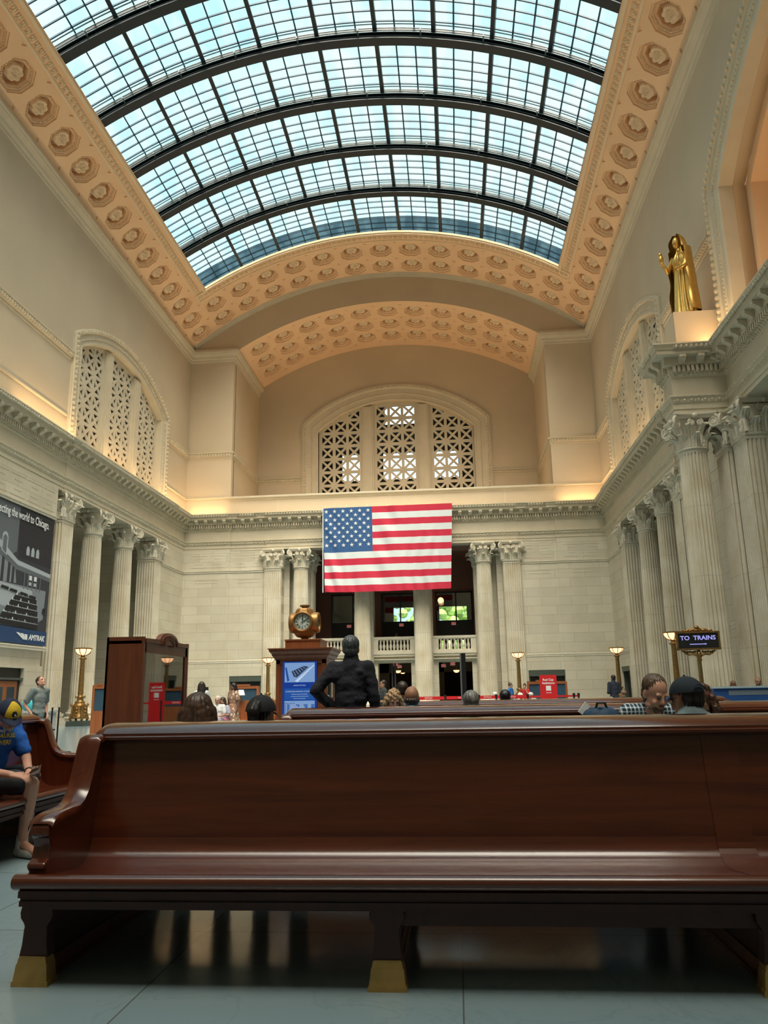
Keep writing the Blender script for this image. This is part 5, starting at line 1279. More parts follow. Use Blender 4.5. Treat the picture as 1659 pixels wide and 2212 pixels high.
# ------------------------------------------------------------------ signs
def trains_sign():
    Y = 17.0; c = at(1507, 1384, Y); w_ = (at(1551, 1384, Y)-at(1463, 1384, Y)).length; h_ = .33
    t = thing('direction_sign', 'ornate brass sign on a post reading TO TRAINS', 'sign', (c.x, Y, 0), -.10)
    z = c.z; g = M['bronze']
    MB().box(-w_/2, w_/2, -.05, .05, z-.165, z+.165).build('sign_box', M['black'], t)
    f = MB()
    for a, b_, q0, q1 in ((-w_/2-.02, w_/2+.02, z+.155, z+.19), (-w_/2-.02, w_/2+.02, z-.19, z-.155), (-w_/2-.02, -w_/2+.015, z-.19, z+.19), (w_/2-.015, w_/2+.02, z-.19, z+.19)): f.box(a, b_, -.065, .065, q0, q1)
    f.build('frame', g, t)
    cr = MB()
    for s in (-1, 1):
        cr.tube([(s*.02, 0, z+.26), (s*.09, 0, z+.225), (s*.16, 0, z+.235), (s*.22, 0, z+.205), (s*.28, 0, z+.225), (s*.31, 0, z+.20)], [.03, .028, .024, .022, .02, .015], 8)
        cr.ell((s*.13, 0, z+.21), (.05, .03, .03)); cr.ell((s*.24, 0, z+.205), (.04, .03, .02))
    cr.ell((0, 0, z+.27), (.055, .045, .05), u=12, v=8); cr.ell((0, 0, z+.215), (.08, .04, .035)); cr.build('crest', g, t)
    sb = MB()
    for s in (-1, 1):
        sb.tube([(s*.04, 0, z-.30), (s*.12, 0, z-.27), (s*.20, 0, z-.285), (s*.27, 0, z-.25), (s*.32, 0, z-.205), (s*.34, 0, z-.22)], [.03, .026, .024, .02, .018, .012], 8)
        for q in range(5): sb.ell((s*(.08+.05*q), 0, z-.225-.01*(q % 2)), (.028, .02, .026))
    sb.build('scroll_bracket', g, t)
    MB().lathe([(.20, 0), (.20, .05), (.12, .09), (.06, .16), (.045, .3), (.04, 1.0), (.035, z-.42), (.055, z-.40), (.04, z-.37), (.06, z-.30), (.03, z-.19)], 16).build('post', g, t, smooth=True)
    em = plain('led_violet', (0, 0, 0), .4, emit=(.42, .42, 1.0), es=1.0)
    text_mesh('lettering', 'TO  TRAINS', .125, em, t, (0, -.052, z+.015), depth=.002, sx=1.05, bold=.002)
    MB().box(-.17, .13, -.054, -.052, z-.08, z-.065).add([(.13, -.054, z-.09), (.17, -.054, z-.072), (.13, -.054, z-.055)], [(0, 1, 2)]).build('arrow', em, t)
trains_sign()
def redcap():
    Y = 30.; c = at(1183, 1458, Y); w_ = .62
    t = thing('red_banner_sign', 'red upright sign reading Red Cap Assistance', 'sign', (c.x, Y, 0), 0)
    z = c.z; MB().box(-w_/2, w_/2, -.02, .02, .05, z).build('panel', M['red'], t); MB().box(-w_/2-.05, w_/2+.05, -.25, .25, 0, .05).build('foot', M['black'], t)
    text_mesh('lettering', 'Red Cap', .115, M['white'], t, (0, -.022, z-.21), bold=.003); text_mesh('lettering', 'Assistance', .115, M['white'], t, (0, -.022, z-.33), bold=.003, sx=.95)
    text_mesh('lettering', 'Show Bill', .05, M['white'], t, (0, -.022, z-.66), bold=.001)
    MB().box(-.09, .09, -.023, -.02, z-.57, z-.39).build('white_card', M['white'], t)
redcap()
def slim_monitor():
    Y = 15.; a, b_ = px(Y, 995, 1460), px(Y, 1007, 1460); z = hz(Y, 1411, 1000)
    t = thing('display_monitor', 'tall thin black display panel seen almost edge-on in the middle distance', 'monitor', (a, Y, 0), 0)
    MB().box(.022, b_-a, 0, .8, .1, z).build('casing', M['black'], t); MB().box(0, .022, 0, .8, .1, z).build('silver_edge', plain('silver_edge', (.22, .25, .28), .35, .4), t); MB().box(-.12, .25, .0, .8, 0, .1).build('foot', M['black'], t)
slim_monitor()
def desk():
    Y = 21.; x0 = px(Y, 1543, 1500); z = hz(Y, 1482, 1600)
    t = thing('service_desk', 'blue service desk with a white top and grey panel at the right', 'desk', (x0, Y, 0), 0)
    MB().box(0, 3.6, 0, .8, 0, z-.05).build('front', M['blue'], t); MB().box(-.04, 3.64, -.05, .85, z-.05, z).build('counter_top', plain('desk_top', (.40, .50, .55), .4), t)
    MB().box(.36, 3.4, -.006, 0, z-.22, z-.10).build('grey_strip', plain('desk_strip', (.16, .20, .25), .5), t)
desk()
def barrier():
    Y = 28.; zt = hz(Y, 1503.5, 1000); zb = hz(Y, 1510.5, 1000)
    t = thing('queue_barrier', 'red banner queue barrier with dark posts in front of the end wall', 'barrier', (0, Y, 0), 0)
    xs_ = [px(Y, u, 1505) for u in (890, 962, 1034, 1072, 1140, 1240, 1250)]
    for i, (a, b_) in enumerate(zip(xs_[:-2], xs_[1:-1])):
        if i == 4: continue
        MB().box(a+.04, b_-.04, -.01, .01, zb, zt).build('banner', M['red'], t); text_mesh('lettering', 'AMTRAK', .07, M['white'], t, ((a+b_)/2, -.012, (zt+zb)/2-.02))
    MB().box(xs_[4]+.04, xs_[6], -.01, .01, zt-.09, zt-.03).build('belt', M['red'], t)
    for a in xs_: MB().lathe([(.17, 0), (.16, .03), (.03, .05), (.03, zt-.1), (.045, zt-.08), (.045, zt+.03), (0, zt+.04)], 12, c=(a, 0, 0)).build('post', M['black'], t)
barrier()
# exit signs and bowl lights in the lobby behind the end wall
exm = plain('exit_board', (.62, .55, .5), .5, emit=(.7, .5, .45), es=.15); exr = plain('exit_red', (.6, .03, .02), .5, emit=(1, .05, .03), es=.4)
for i, (u, v, y, z_) in enumerate(((855, 1435, 56.8, 0), (863, 1440, 59.5, 0), (958, 1438, 58.6, 0), (978, 1434, 56.8, 0), (867, 1350, 60.0, 1), (980, 1347, 60.0, 1), (754, 1353, 60.0, 1))):
    c = at(u, v, y); lb = ('in the ground-floor doorway left of the monitor, nearest one', 'in the ground-floor doorway left of the monitor, the one further in', 'in the doorway behind the monitor, left one', 'in the doorway behind the monitor, right one', 'under the middle glass screen above the balcony', 'under the right glass screen above the balcony', 'under the left glass screen above the balcony')[i]
    t = thing('exit_sign', 'small EXIT sign '+lb, 'sign', (c.x, c.y, c.z), group='exit signs'); MB().box(-.17, .17, -.03, .03, -.11, .11).box(-.01, .01, -.01, .01, .11, .35 if z_ == 0 else .112).build('board', exm, t); text_mesh('lettering', 'EXIT', .17, exr, t, (0, -.034, -.06), bold=.004)
for i, (u, v, y) in enumerate(((860, 1450, 59.5), (870, 1452, 64.5), (986, 1449, 59.5), (952, 1297, 59.3))):
    c = at(u, v, y); t = thing('ceiling_lamp', 'warm glowing bowl lamp '+('hanging in the left-hand lit doorway', 'hanging deeper inside the left-hand lit doorway', 'hanging in the doorway behind the monitor', 'round like a globe, above the balcony right of the flag\'s middle')[i], 'lamp', tuple(c), group='lobby hanging lamps')
    (MB().ell((0, 0, 0), (.23, .23, .23), u=16, v=10) if i == 3 else MB().lathe([(.02, -.14), (.14, -.11), (.22, .0), (.23, .05), (0, .06)], 16)).build('lamp_bowl', M['lampglass'], t, smooth=True)
    MB().tube([(0, 0, .05), (0, 0, 1.0 if i < 3 else 2.4)], .015, 6).build('hanging_rod', M['bronze'], t)
# wall name board by the left colonnade
t = thing('name_board', 'dark green room name board above a doorway behind the left colonnade', 'sign', (XL-6.12, 42.1, 4.05)); t['label'] = 'dark green board reading BURLINGTON ROOM behind the left colonnade'
MB().box(-.1, 0, -1.5, 1.5, -.45, .55).build('board', M['dkgreen'], t); text_mesh('lettering', 'BURLINGTON', .36, M['white'], t, (.01, 0, .08), (0, 1, 0)); text_mesh('lettering', 'ROOM', .36, M['white'], t, (.01, 0, -.34), (0, 1, 0))
# small things near the benches
def backpack():
    c = at(1300, 1545, B2Y-.55); t = thing('backpack', 'blue backpack lying on the second-row bench seat with white papers', 'bag', (c.x, B2Y-.5, .47))
    z = hz(B2Y-.5, 1530, 1300)-.47
    mb = MB(); mb.grid(28, 16, lambda u, v: ((.20+.02*sin(9*v))*cos(2*pi*u)*sin(pi*v)**.45, .13*sin(2*pi*u)*sin(pi*v)**.45, z*.5-z*.5*cos(pi*v)+.012*sin(u*40)), wrap=True)
    mb.build('bag_body', plain('bag_blue', (.01, .045, .10), .7), t, smooth=True)
    MB().tube([(-.05, -.02, z-.02), (-.03, -.03, z+.05), (.04, -.03, z+.05), (.06, -.02, z-.02)], .012, 8).build('handle', M['black'], t)
    p = MB().box(-.06, .05, -.012, .012, -.01, .05, Matrix.Translation((-.13, .0, z-.01)) @ Matrix.Rotation(-.9, 4, 'Y')); p.build('paper_roll', M['white'], t)
backpack()
def suitcase():
    Y = 9.5; c = at(119, 1545, Y); t = thing('rolling_suitcase', 'black rolling suitcase with raised handle behind the left bench', 'suitcase', (c.x, Y, 0))
    zt = hz(Y, 1528, 119); b_ = MB().box(-.20, .20, -.12, .12, .06, .66); o = b_.build('shell', M['black'], t); bv = o.modifiers.new('b', 'BEVEL'); bv.width = .03; bv.segments = 3
    MB().tube([(-.04, 0, .6), (-.04, 0, zt), (.045, 0, zt), (.045, 0, .6)], .010, 8).build('pull_handle', M['black'], t)
    for sx in (-.16, .16):
        for sy in (-.08, .08): MB().lathe([(.03, -.012), (.03, .012)], 12, tm=Matrix.Translation((sx, sy, .03)) @ Matrix.Rotation(pi/2, 4, 'Y')).build('wheel', M['black'], t)
suitcase()
# orange wooden stand-framed mirror case and bench far off, by the left door
def frame_case(u, v0, v1, w_, Y, label):
    c = at(u, v1, Y); zt = at(u, v0, Y).z; t = thing('framed_display', label, 'display', (c.x, Y, 0))
    MB().box(-w_/2, w_/2, 0, .1, .85, zt-.08).build('panel', plain('display_dark_blue', (.04, .08, .12), .2), t)
    f = MB().box(-w_/2-.08, -w_/2, -.04, .14, 0, zt).box(w_/2, w_/2+.08, -.04, .14, 0, zt-.03).box(-w_/2, w_/2, -.04, .14, zt-.12, zt-.02).box(-w_/2, w_/2, -.04, .14, .0, .85).box(-w_*.3, w_*.2, -.05, .1, zt-.02, zt+.05); f.build('frame', M['cabwood2'], t)
frame_case(528, 1481, 1511, .95, 30., 'framed dark display in light wood at the left end-wall door')
frame_case(1183, 1471, 1500, 1.5, 34., 'framed display in light wood just behind the red sign')
frame_case(212, 1480, 1560, .35, 26., 'narrow light wooden cabinet peeking out left of the large display case')
t = thing('orange_bench', 'light orange wooden bench far off behind the person in the patterned dress', 'bench', (px(27, 552, 1530), 27, 0)); 
MB().box(-.7, .7, 0, .5, .38, .46).build('seat', M['cabwood2'], t); MB().box(-.7, .7, .45, .55, .3, 1.1).build('backrest', M['cabwood2'], t)
for s_ in (-1, 1): MB().box(s_*.7-.04, s_*.7+.04, 0, .55, 0, .7).build('end_panel', M['cabwood2'], t)
t = thing('table_lamp', 'small white shaded lamp glimpsed behind the person in the patterned dress', 'lamp', (px(27.2, 519, 1500), 27.3, 1.1)); zz = hz(27.3, 1510, 519)
MB().lathe([(.06, 0), (.06, .02), (.02, .03), (.02, .2)], 10).build('base', M['bronze'], t); MB().lathe([(.14, .18), (.09, .36)], 14).build('lamp_shade', plain('shade_white', (.8, .8, .78), .7, emit=(.9, .95, 1), es=.3), t)
# trees outside the far windows
tr = MB(); random.seed(3)
for k in range(260): tr.ell((random.uniform(-12, 4), 84+random.uniform(-1.5, 1.5), random.uniform(.3, 12)), (random.uniform(.3, .8),)*3, u=6, v=4)
o = tr.build('tree_foliage', plain('leaf_green', (.30, .45, .12), .7, var=.5, scale=3), None); tag(o, 'sunlit green tree foliage seen through the far lobby windows', 'foliage', kind='stuff')
# ================================================================== people
def V3(*a): return Vector(a)
def caps(mb, p0, p1, r0, r1, seg=10):
    p0, p1 = Vector(p0), Vector(p1); d = p1-p0; L_ = d.length
    if L_ < 1e-5: return
    d /= L_; pts = []; rr = []
    for k in (-1., -.8, -.45): pts.append(p0+d*k*r0); rr.append(max(.001, r0*sqrt(1-k*k)))
    for k in (0, .5, 1.): pts.append(p0.lerp(p1, k)); rr.append(r0+(r1-r0)*k)
    for k in (.45, .8, 1.): pts.append(p1+d*k*r1); rr.append(max(.001, r1*sqrt(1-k*k)))
    mb.tube(pts, rr, seg)
def remesh(mb, name, mat, parent, vox, sm=4, disp=None, tm=None):
    me = mb.mesh(name); bm = bmesh.new(); bm.from_mesh(me); bmesh.ops.recalc_face_normals(bm, faces=bm.faces); bm.to_mesh(me); bm.free()
    if tm: me.transform(tm)
    t = bpy.data.objects.new('tmp', me); COL.objects.link(t)
    m_ = t.modifiers.new('r', 'REMESH'); m_.mode = 'VOXEL'; m_.voxel_size = vox
    s_ = t.modifiers.new('s', 'SMOOTH'); s_.iterations = sm; s_.factor = .5
    r = bpy.data.meshes.new_from_object(t.evaluated_get(bpy.context.evaluated_depsgraph_get())); bpy.data.objects.remove(t); bpy.data.meshes.remove(me)
    if disp:
        nr = [v.normal.copy() for v in r.vertices]
        for v, n_ in zip(r.vertices, nr): v.co = v.co+n_*disp(v.co)
    r.materials.clear(); r.materials.append(mat); r.polygons.foreach_set('use_smooth', [True]*len(r.polygons)); r.name = name
    return put(name, r, parent)
SKIN = {'fair': plain('skin_fair', (.52, .27, .19), .55, var=.06, scale=20), 'tan': plain('skin_tan', (.36, .18, .11), .55), 'brown': plain('skin_brown', (.15, .065, .035), .5)}
_mc = {}
def cloth(c, **k):
    key = (c, tuple(k.items()))
    if key not in _mc: _mc[key] = plain('cloth_%d' % len(_mc), c, .85, var=k.get('var', .12), scale=k.get('scale', 14), bump=.15)
    return _mc[key]
def hairmat(c):
    key = ('h', c)
    if key not in _mc:
        m, nt, b = newmat('hair_%d' % len(_mc)); L = nt.links.new; tc = N(nt, 'ShaderNodeTexCoord'); mp = N(nt, 'ShaderNodeMapping'); mp.inputs['Scale'].default_value = (60, 60, 7)
        n = N(nt, 'ShaderNodeTexNoise', Scale=1., Detail=3.); r = N(nt, 'ShaderNodeValToRGB'); r.color_ramp.elements[0].color = c4([x*.45 for x in c]); r.color_ramp.elements[1].color = c4([min(1, x*1.7) for x in c]); r.color_ramp.elements[0].position = .35; r.color_ramp.elements[1].position = .68
        L(tc.outputs['Object'], mp.inputs[0]); L(mp.outputs[0], n.inputs['Vector']); L(n.outputs['Fac'], r.inputs['Fac']); L(r.outputs[0], b.inputs['Base Color']); b.inputs['Roughness'].default_value = .45; _mc[key] = m
    return _mc[key]
def plaid():
    m, nt, b = newmat('plaid_flannel'); L = nt.links.new; tc = N(nt, 'ShaderNodeTexCoord'); outs = []
    for d_, sc_ in (('X', 22), ('Z', 22)):
        w_ = N(nt, 'ShaderNodeTexWave', Scale=9.); w_.bands_direction = d_; L(tc.outputs['Object'], w_.inputs['Vector'])
        r = N(nt, 'ShaderNodeValToRGB'); e = r.color_ramp.elements; e[0].position = .62; e[0].color = (.0, .0, .0, 1); e[1].position = .86; e[1].color = (.42, .50, .55, 1); L(w_.outputs['Fac'], r.inputs['Fac']); outs.append(r)
    mx = N(nt, 'ShaderNodeMixRGB'); mx.blend_type = 'ADD'; mx.inputs['Fac'].default_value = .8; L(outs[0].outputs[0], mx.inputs[1]); L(outs[1].outputs[0], mx.inputs[2])
    m2 = N(nt, 'ShaderNodeMixRGB'); m2.blend_type = 'ADD'; m2.inputs['Fac'].default_value = 1.; m2.inputs[2].default_value = (.012, .03, .05, 1); L(mx.outputs[0], m2.inputs[1]); L(m2.outputs[0], b.inputs['Base Color']); b.inputs['Roughness'].default_value = .9; return m
def floral():
    m, nt, b = newmat('floral_dress'); L = nt.links.new; tc = N(nt, 'ShaderNodeTexCoord'); v = N(nt, 'ShaderNodeTexVoronoi', Scale=9.); L(tc.outputs['Object'], v.inputs['Vector'])
    r = N(nt, 'ShaderNodeValToRGB'); e = r.color_ramp.elements; e[0].position = .25; e[0].color = (.75, .66, .58, 1); e[1].position = .42; e[1].color = (.30, .17, .11, 1); L(v.outputs['Distance'], r.inputs['Fac']); L(r.outputs[0], b.inputs['Base Color']); b.inputs['Roughness'].default_value = .85; return m

def hand(mb, w_, d, n, side, curl=.5, s=1.):
    # w_ wrist, d pointing along the hand, n out of the palm's back; side = +1 when the thumb leaves along +(d x n)
    d = Vector(d).normalized(); n = Vector(n); n = (n-d*n.dot(d)).normalized(); a = d.cross(n)*side
    w_ = Vector(w_)
    for k in (-.028, -.010, .010, .026): caps(mb, w_+d*.015*s+a*k*s*.7, w_+d*.085*s+a*k*s, .017*s, .013*s, 8)
    for k, ln in ((.031, .072), (.011, .082), (-.010, .077), (-.030, .060)):
        p = w_+d*.088*s+a*k*s; dd = d; r = .0095*s
        for j, f in enumerate((.45, .31, .24)):
            ang = curl*(.55+.35*j); dd = (dd*cos(ang)-n*sin(ang)).normalized(); q = p+dd*ln*f*s; caps(mb, p, q, r, r*.9, 8); p = q; r *= .92
    p = w_+d*.022*s+a*.022*s; dd = (d*.62+a*.78-n*.10).normalized()
    for ln, r in ((.038, .0145), (.030, .0115), (.024, .0095)):
        q = p+dd*ln*s; caps(mb, p, q, r*s, r*.9*s, 8); p = q; dd = (dd+d*.35-n*curl*.55).normalized()
def head_parts(mb, fem=False):
    mb.ell((0, .012, .035), (.074, .094, .090), u=18, v=12); mb.ell((0, -.020, -.030), (.062, .070, .070), u=16, v=10); mb.ell((0, -.045, -.072), (.042, .042, .036), u=12, v=8)
    mb.ell((0, -.079, -.098), (.020, .016, .015), u=10, v=6)                       # chin
    for s in (-1, 1):
        mb.ell((s*.036, -.066, -.032), (.024, .022, .022), u=10, v=6)              # cheek
        mb.ell((s*.052, -.012, -.070), (.018, .040, .020), u=10, v=6)              # jaw corner
        mb.ell((s*.030, -.079, .026), (.024, .012, .009), u=10, v=6)               # brow ridge
        mb.ell((s*.077, .012, -.006), (.009, .018, .031), Matrix.Rotation(s*.12, 4, 'Z'), u=10, v=8); mb.ell((s*.074, .006, -.028), (.008, .010, .012))
    caps(mb, (0, -.086, .016), (0, -.104, -.022), .009, .0125); mb.ell((-.012, -.094, -.028), (.009, .010, .008)); mb.ell((.012, -.094, -.028), (.009, .010, .008))
    mb.ell((0, -.084, -.056), (.026, .010, .007), u=12, v=6); mb.ell((0, -.083, -.068), (.021, .010, .008), u=12, v=6)
def figure(label, loc, rz, J, s=1., skin='fair', top=None, sleeve='short', bottom=None, hair=('short', (.05, .03, .02)), head=(0, 0, 0), shoes=(.02, .02, .02),
           vox=.014, fem=False, extra=None, jacket=False, skirt=False, short_pants=False, hs=1., group=None, fat=0., curl=(.5, .5), cap_=None, beard=None, glasses=None, handn=None):
    t = thing('person', label, 'person', loc, rz, group); sk = SKIN[skin]; Z = V3(0, 0, 1)
    J = {k: Vector(v) for k, v in J.items()}
    P, C, Nk, H = J['pelvis'], J['chest'], J['neck'], J['head']
    up = (Nk-P).normalized(); sw = .165 if fem else .185
    ax = (J['shr']-J['shl']).normalized(); fwd = up.cross(ax)          # ax towards the figure's own left side in local +x
    def tors(mb, g):
        tmx = Matrix((ax, -fwd*-1 if False else up.cross(ax)*-1*-1, up)).transposed().to_4x4()
        def E(c, r): m = tmx.copy(); m.translation = c; mb.ell((0, 0, 0), (r[0]+g, r[1]+g, r[2]+g), m, 18, 12)
        E(P, (.155*s+fat*.5, .115*s+fat*.5, .12*s)); E(P.lerp(C, .5), (.135*s+fat, .10*s+fat, .15*s)); E(C, (.150*s+fat*.4, .105*s+fat*.4, .17*s)); E(C.lerp(Nk, .55), (.135*s, .085*s, .09*s))
        caps(mb, J['shl']+(C-J['shl'])*.05, J['shr']+(C-J['shr'])*.05, .055*s+g, .055*s+g)
        if fem:
            for q in (-1, 1): E(C+ax*q*.065*s-up.cross(ax)*0+up*-.01+(-1)*up.cross(ax)*0 + (ax.cross(up))*0.085*s*1, (.05*s, .045*s, .05*s))
        caps(mb, C.lerp(Nk, .75), Nk+up*.015, .075*s+g, .056*s+g)
    def arms(mb, g, upto):
        for q in ('l', 'r'):
            a, b_, c = J['sh'+q], J['el'+q], J['wr'+q]
            if upto == 'short': caps(mb, a, a.lerp(b_, .72), .058*s+g, .054*s+g*1.5)
            else: caps(mb, a, b_, .054*s+g, .043*s+g); caps(mb, b_, c if upto == 'skin' else b_.lerp(c, .97), .041*s+g, .028*s+g*1.3)
    def legs(mb, g, upto='long'):
        for q in ('l', 'r'):
            a, b_, c = J['hp'+q], J['kn'+q], J['an'+q]
            if upto == 'short': caps(mb, a, a.lerp(b_, .86), .085*s+g, .070*s+g*1.6)
            else: caps(mb, a, b_, .083*s+g, .056*s+g); caps(mb, b_, b_.lerp(c, .35), .054*s+g, .054*s+g*.9); caps(mb, b_.lerp(c, .35), c, .053*s+g, .036*s+g*1.2)
    body = MB(); tors(body, 0); arms(body, 0, 'skin'); legs(body, 0)
    caps(body, Nk-up*.03, H-Vector((0, 0, 0))+(Nk-H)*.25, .058*s, .055*s); caps(body, C.lerp(Nk, .85), Nk+up*.03, .085*s, .058*s)
    for q in ('l', 'r'):
        d = J.get('hd'+q, (J['wr'+q]-J['el'+q]).normalized()); hn = (handn or {}).get(q, V3(0, .3, 1) if abs(Vector(d).normalized().z) < .8 else V3(1 if q == 'l' else -1, 0, 0))
        hand(body, J['wr'+q], d, hn, (handn or {}).get('s'+q, 1 if q == 'l' else -1), curl[0 if q == 'l' else 1], s)
        to = J.get('to'+q, J['an'+q]+V3(0, -.17, -.05)); caps(body, J['an'+q], to, .04*s, .03*s)
    hm = Matrix.Translation(H) @ Euler((head[0], head[1], head[2]), 'XYZ').to_matrix().to_4x4() @ Matrix.Scale((s if s < 1.1 else 1.08)*hs, 4)
    hp = MB(); head_parts(hp, fem); body.merge(hp, hm)
    remesh(body, 'body', sk, t, vox, 3)
    if top:
        sh = MB(); tors(sh, .020 if jacket else .014); arms(sh, .022 if jacket else .013, sleeve); caps(sh, P+up*.0, P-up*.06*s, .13*s+fat*.6, .13*s+fat*.6)
        if jacket:
            for q in ('l', 'r'): caps(sh, C.lerp(J['sh'+q], .55)+up*.0, J['sh'+q].lerp(J['el'+q], .35), .115*s, .062*s); caps(sh, C.lerp(Nk, .7), J['sh'+q]-up*.01, .10*s, .065*s)
            caps(sh, C.lerp(Nk, .8), Nk+up*(.04 if s < 1.12 else .015), .12*min(s, 1.1), .086*min(s, 1.08))
        fo = lambda c: .010*noise.noise(Vector((c.x*9, c.y*9, c.z*16)))+.004*noise.noise(c*34)
        remesh(sh, 'jacket' if jacket else 'shirt', top, t, max(vox*.9, .01), 18 if jacket else 9, fo)
        if not jacket and not fem:
            cl = MB(); hmN = Matrix((ax, up.cross(ax), up)).transposed().to_4x4(); hmN.translation = Nk+up*.0
            cl.lathe([(.066*s, -.02), (.072*s, .01), (.066*s, .028), (.060*s, .03)], 18, tm=hmN); cl.build('collar', top, t, smooth=True)
    if bottom:
        tr_ = MB(); 
        if skirt:
            caps(tr_, P, P-Z*.1, .16*s, .19*s); caps(tr_, P-Z*.1, V3(P.x, P.y, .25), .19*s, .27*s)
        else: caps(tr_, J['hpl'], J['hpr'], .105*s+fat*.3, .105*s+fat*.3); legs(tr_, .016, 'short' if short_pants else 'long')
        remesh(tr_, 'skirt' if skirt else 'trousers', bottom, t, max(vox, .014), 4, lambda c: .010*noise.noise(c*10))
    for q in ('l', 'r'):
        a = J['an'+q]; to = J.get('to'+q, a+V3(0, -.17, -.05)); d = (to-a); d.z = 0; d.normalize()
        sh = MB(); zz = min(a.z, to.z); b0 = V3(a.x, a.y, max(.045, a.z-.06)); caps(sh, b0-d*.03, b0+d*.13, .045*s, .042*s); caps(sh, b0+d*.06, b0+d*.17, .045*s, .035*s); caps(sh, a+V3(0, 0, -.0), b0, .045*s, .045*s)
        remesh(sh, 'shoe', cloth(shoes), t, max(.012, vox), 3)
    if hair:
        kind, hc = hair[0], hair[1]; hh = MB(); q_ = .90 if cap_ else 1.
        if kind == 'short': hh.ell((0, .030 if cap_ or kind == 'x' else .026, .046 if not cap_ else .03), (.082*q_, .096*q_, .090*q_), u=18, v=12); hh.ell((0, .055, -.01), (.068, .055, .065), u=14, v=10)
        elif kind == 'bald': hh.ell((0, .05, -.022), (.079, .060, .045), u=14, v=10)
        elif kind in ('long', 'curly', 'longback'):
            hh.ell((0, .022, .044), (.090, .104, .098), u=18, v=12)
            ln = .26 if kind == 'long' else (.17 if kind == 'curly' else .34); nn = 9
            for k in range(nn):
                a = radians(-10+200*k/(nn-1)) if kind != 'long' else radians(0+180*k/(nn-1)); x, y = .082*cos(a), .085*sin(a)+.015
                w_ = 1.35 if kind == 'curly' else 1.12
                caps(hh, (x, y, .03), (x*w_, y*w_+.005, .03-ln*.5), .030, .036); caps(hh, (x*w_, y*w_+.005, .03-ln*.5), (x*w_*.98, y*w_+.01, .03-ln), .036, .02)
        elif kind == 'slick': hh.ell((0, .032, .054), (.081, .092, .084), u=18, v=12); hh.ell((0, .055, -.01), (.070, .055, .07), u=14, v=10)
        elif kind == 'pony': hh.ell((0, .022, .036), (.084*q_, .100*q_, .092*q_), u=18, v=12); caps(hh, (0, .10, .07), (0, .15, .03), .03, .035); caps(hh, (0, .15, .03), (.0, .15, -.16), .035, .02)
        elif kind == 'bun': hh.ell((0, .022, .044), (.084, .100, .092), u=18, v=12); hh.ell((0, .06, .13), (.038, .038, .035), u=12, v=8)
        am = .016 if kind == 'curly' else .0045
        if kind in ('curly',): dp = lambda c: am*noise.noise(c*38)+.006*sin(c.z*90+c.x*60)
        else: dp = lambda c: am*sin(atan2(c.y-H.y, c.x-H.x)*26+c.z*9)*.7+.004*noise.noise(c*40)
        remesh(hh, 'hair', hairmat(hc), t, min(.010, max(vox*.7, .006)), 2, dp, tm=hm)
    if beard:
        bb = MB(); bb.ell((0, -.058, -.082), (.046, .036, .032), u=14, v=8); bb.ell((0, -.088, -.046), (.026, .010, .007), u=10, v=6); remesh(bb, 'beard', hairmat(beard), t, .006, 1, lambda c: .002*noise.noise(c*80), tm=hm)
    if hair or True:
        ey = MB(); wh = MB()
        for q in (-1, 1): ey.ell((q*.030, -.086, .004), (.013, .007, .0045), hm, 10, 6); wh.ell((q*.030, -.083, .025), (.019, .008, .0035), hm, 10, 6)
        ey.build('eyes', M['black'], t, smooth=True); wh.build('eyebrows', hairmat(hair[1] if hair else (.05, .03, .02)), t, smooth=True)
        lp = MB().ell((0, -.089, -.060), (.021, .008, .006), hm, 12, 6); lp.build('lips', plain('lips_'+skin, tuple(x*y for x, y in zip(SKIN[skin].node_tree.nodes['Principled BSDF'].inputs['Base Color'].default_value[:3], (.85, .5, .55))), .5), t, smooth=True)
    if glasses:
        gl = MB()
        for q in (-1, 1): 
            gl.tube([hm @ V3(q*.032+.022*cos(a), -.105, .004+.017*sin(a)) for a in [k*pi/5 for k in range(10)]], .0022, 6, close=True)
            gl.tube([hm @ V3(q*.054, -.103, .008), hm @ V3(q*.079, -.05, .010), hm @ V3(q*.081, .02, .004)], .0022, 6)
        gl.tube([hm @ V3(-.010, -.106, .008), hm @ V3(.010, -.106, .008)], .0022, 6); gl.build('glasses', M['black'], t)
    if cap_: cap_(t, hm)
    if extra: extra(t, J, hm)
    return t
def stand(h=1.75, arms='down', fem=False, lean=0., s=1.):
    k = h/1.75; sw = (.155 if fem else .178)*k
    J = dict(pelvis=(0, 0, .97*k), chest=(0, lean*.3, 1.27*k), neck=(0, lean*.6, 1.485*k), head=(0, lean*.6-.015, 1.622*k), hpl=(.09*k, 0, .93*k), hpr=(-.09*k, 0, .93*k), knl=(.10*k, -.01, .50*k), knr=(-.10*k, -.01, .50*k),
             anl=(.11*k, .02, .09), anr=(-.11*k, .02, .09), shl=(sw, lean*.5, 1.44*k), shr=(-sw, lean*.5, 1.44*k))
    A = {'down': ((.24, .02, 1.13), (.25, -.05, .88)), 'hips': ((.36, .10, 1.20), (.20, -.03, 1.03)), 'pocket': ((.27, .12, 1.14), (.20, -.02, .96)), 'phone': ((.23, -.14, 1.17), (.13, -.34, 1.38)), 'front': ((.23, .02, 1.14), (.12, -.22, 1.12)), 'face': ((.22, -.12, 1.17), (.09, -.17, 1.46))}
    al, ar = (arms, arms) if isinstance(arms, str) else arms
    for q, sg, an in (('l', 1, al), ('r', -1, ar)):
        e, w_ = A[an]; J['el'+q] = (sg*e[0]*k, e[1]+lean*.4, e[2]*k); J['wr'+q] = (sg*w_[0]*k, w_[1]+lean*.4, w_[2]*k)
    return J
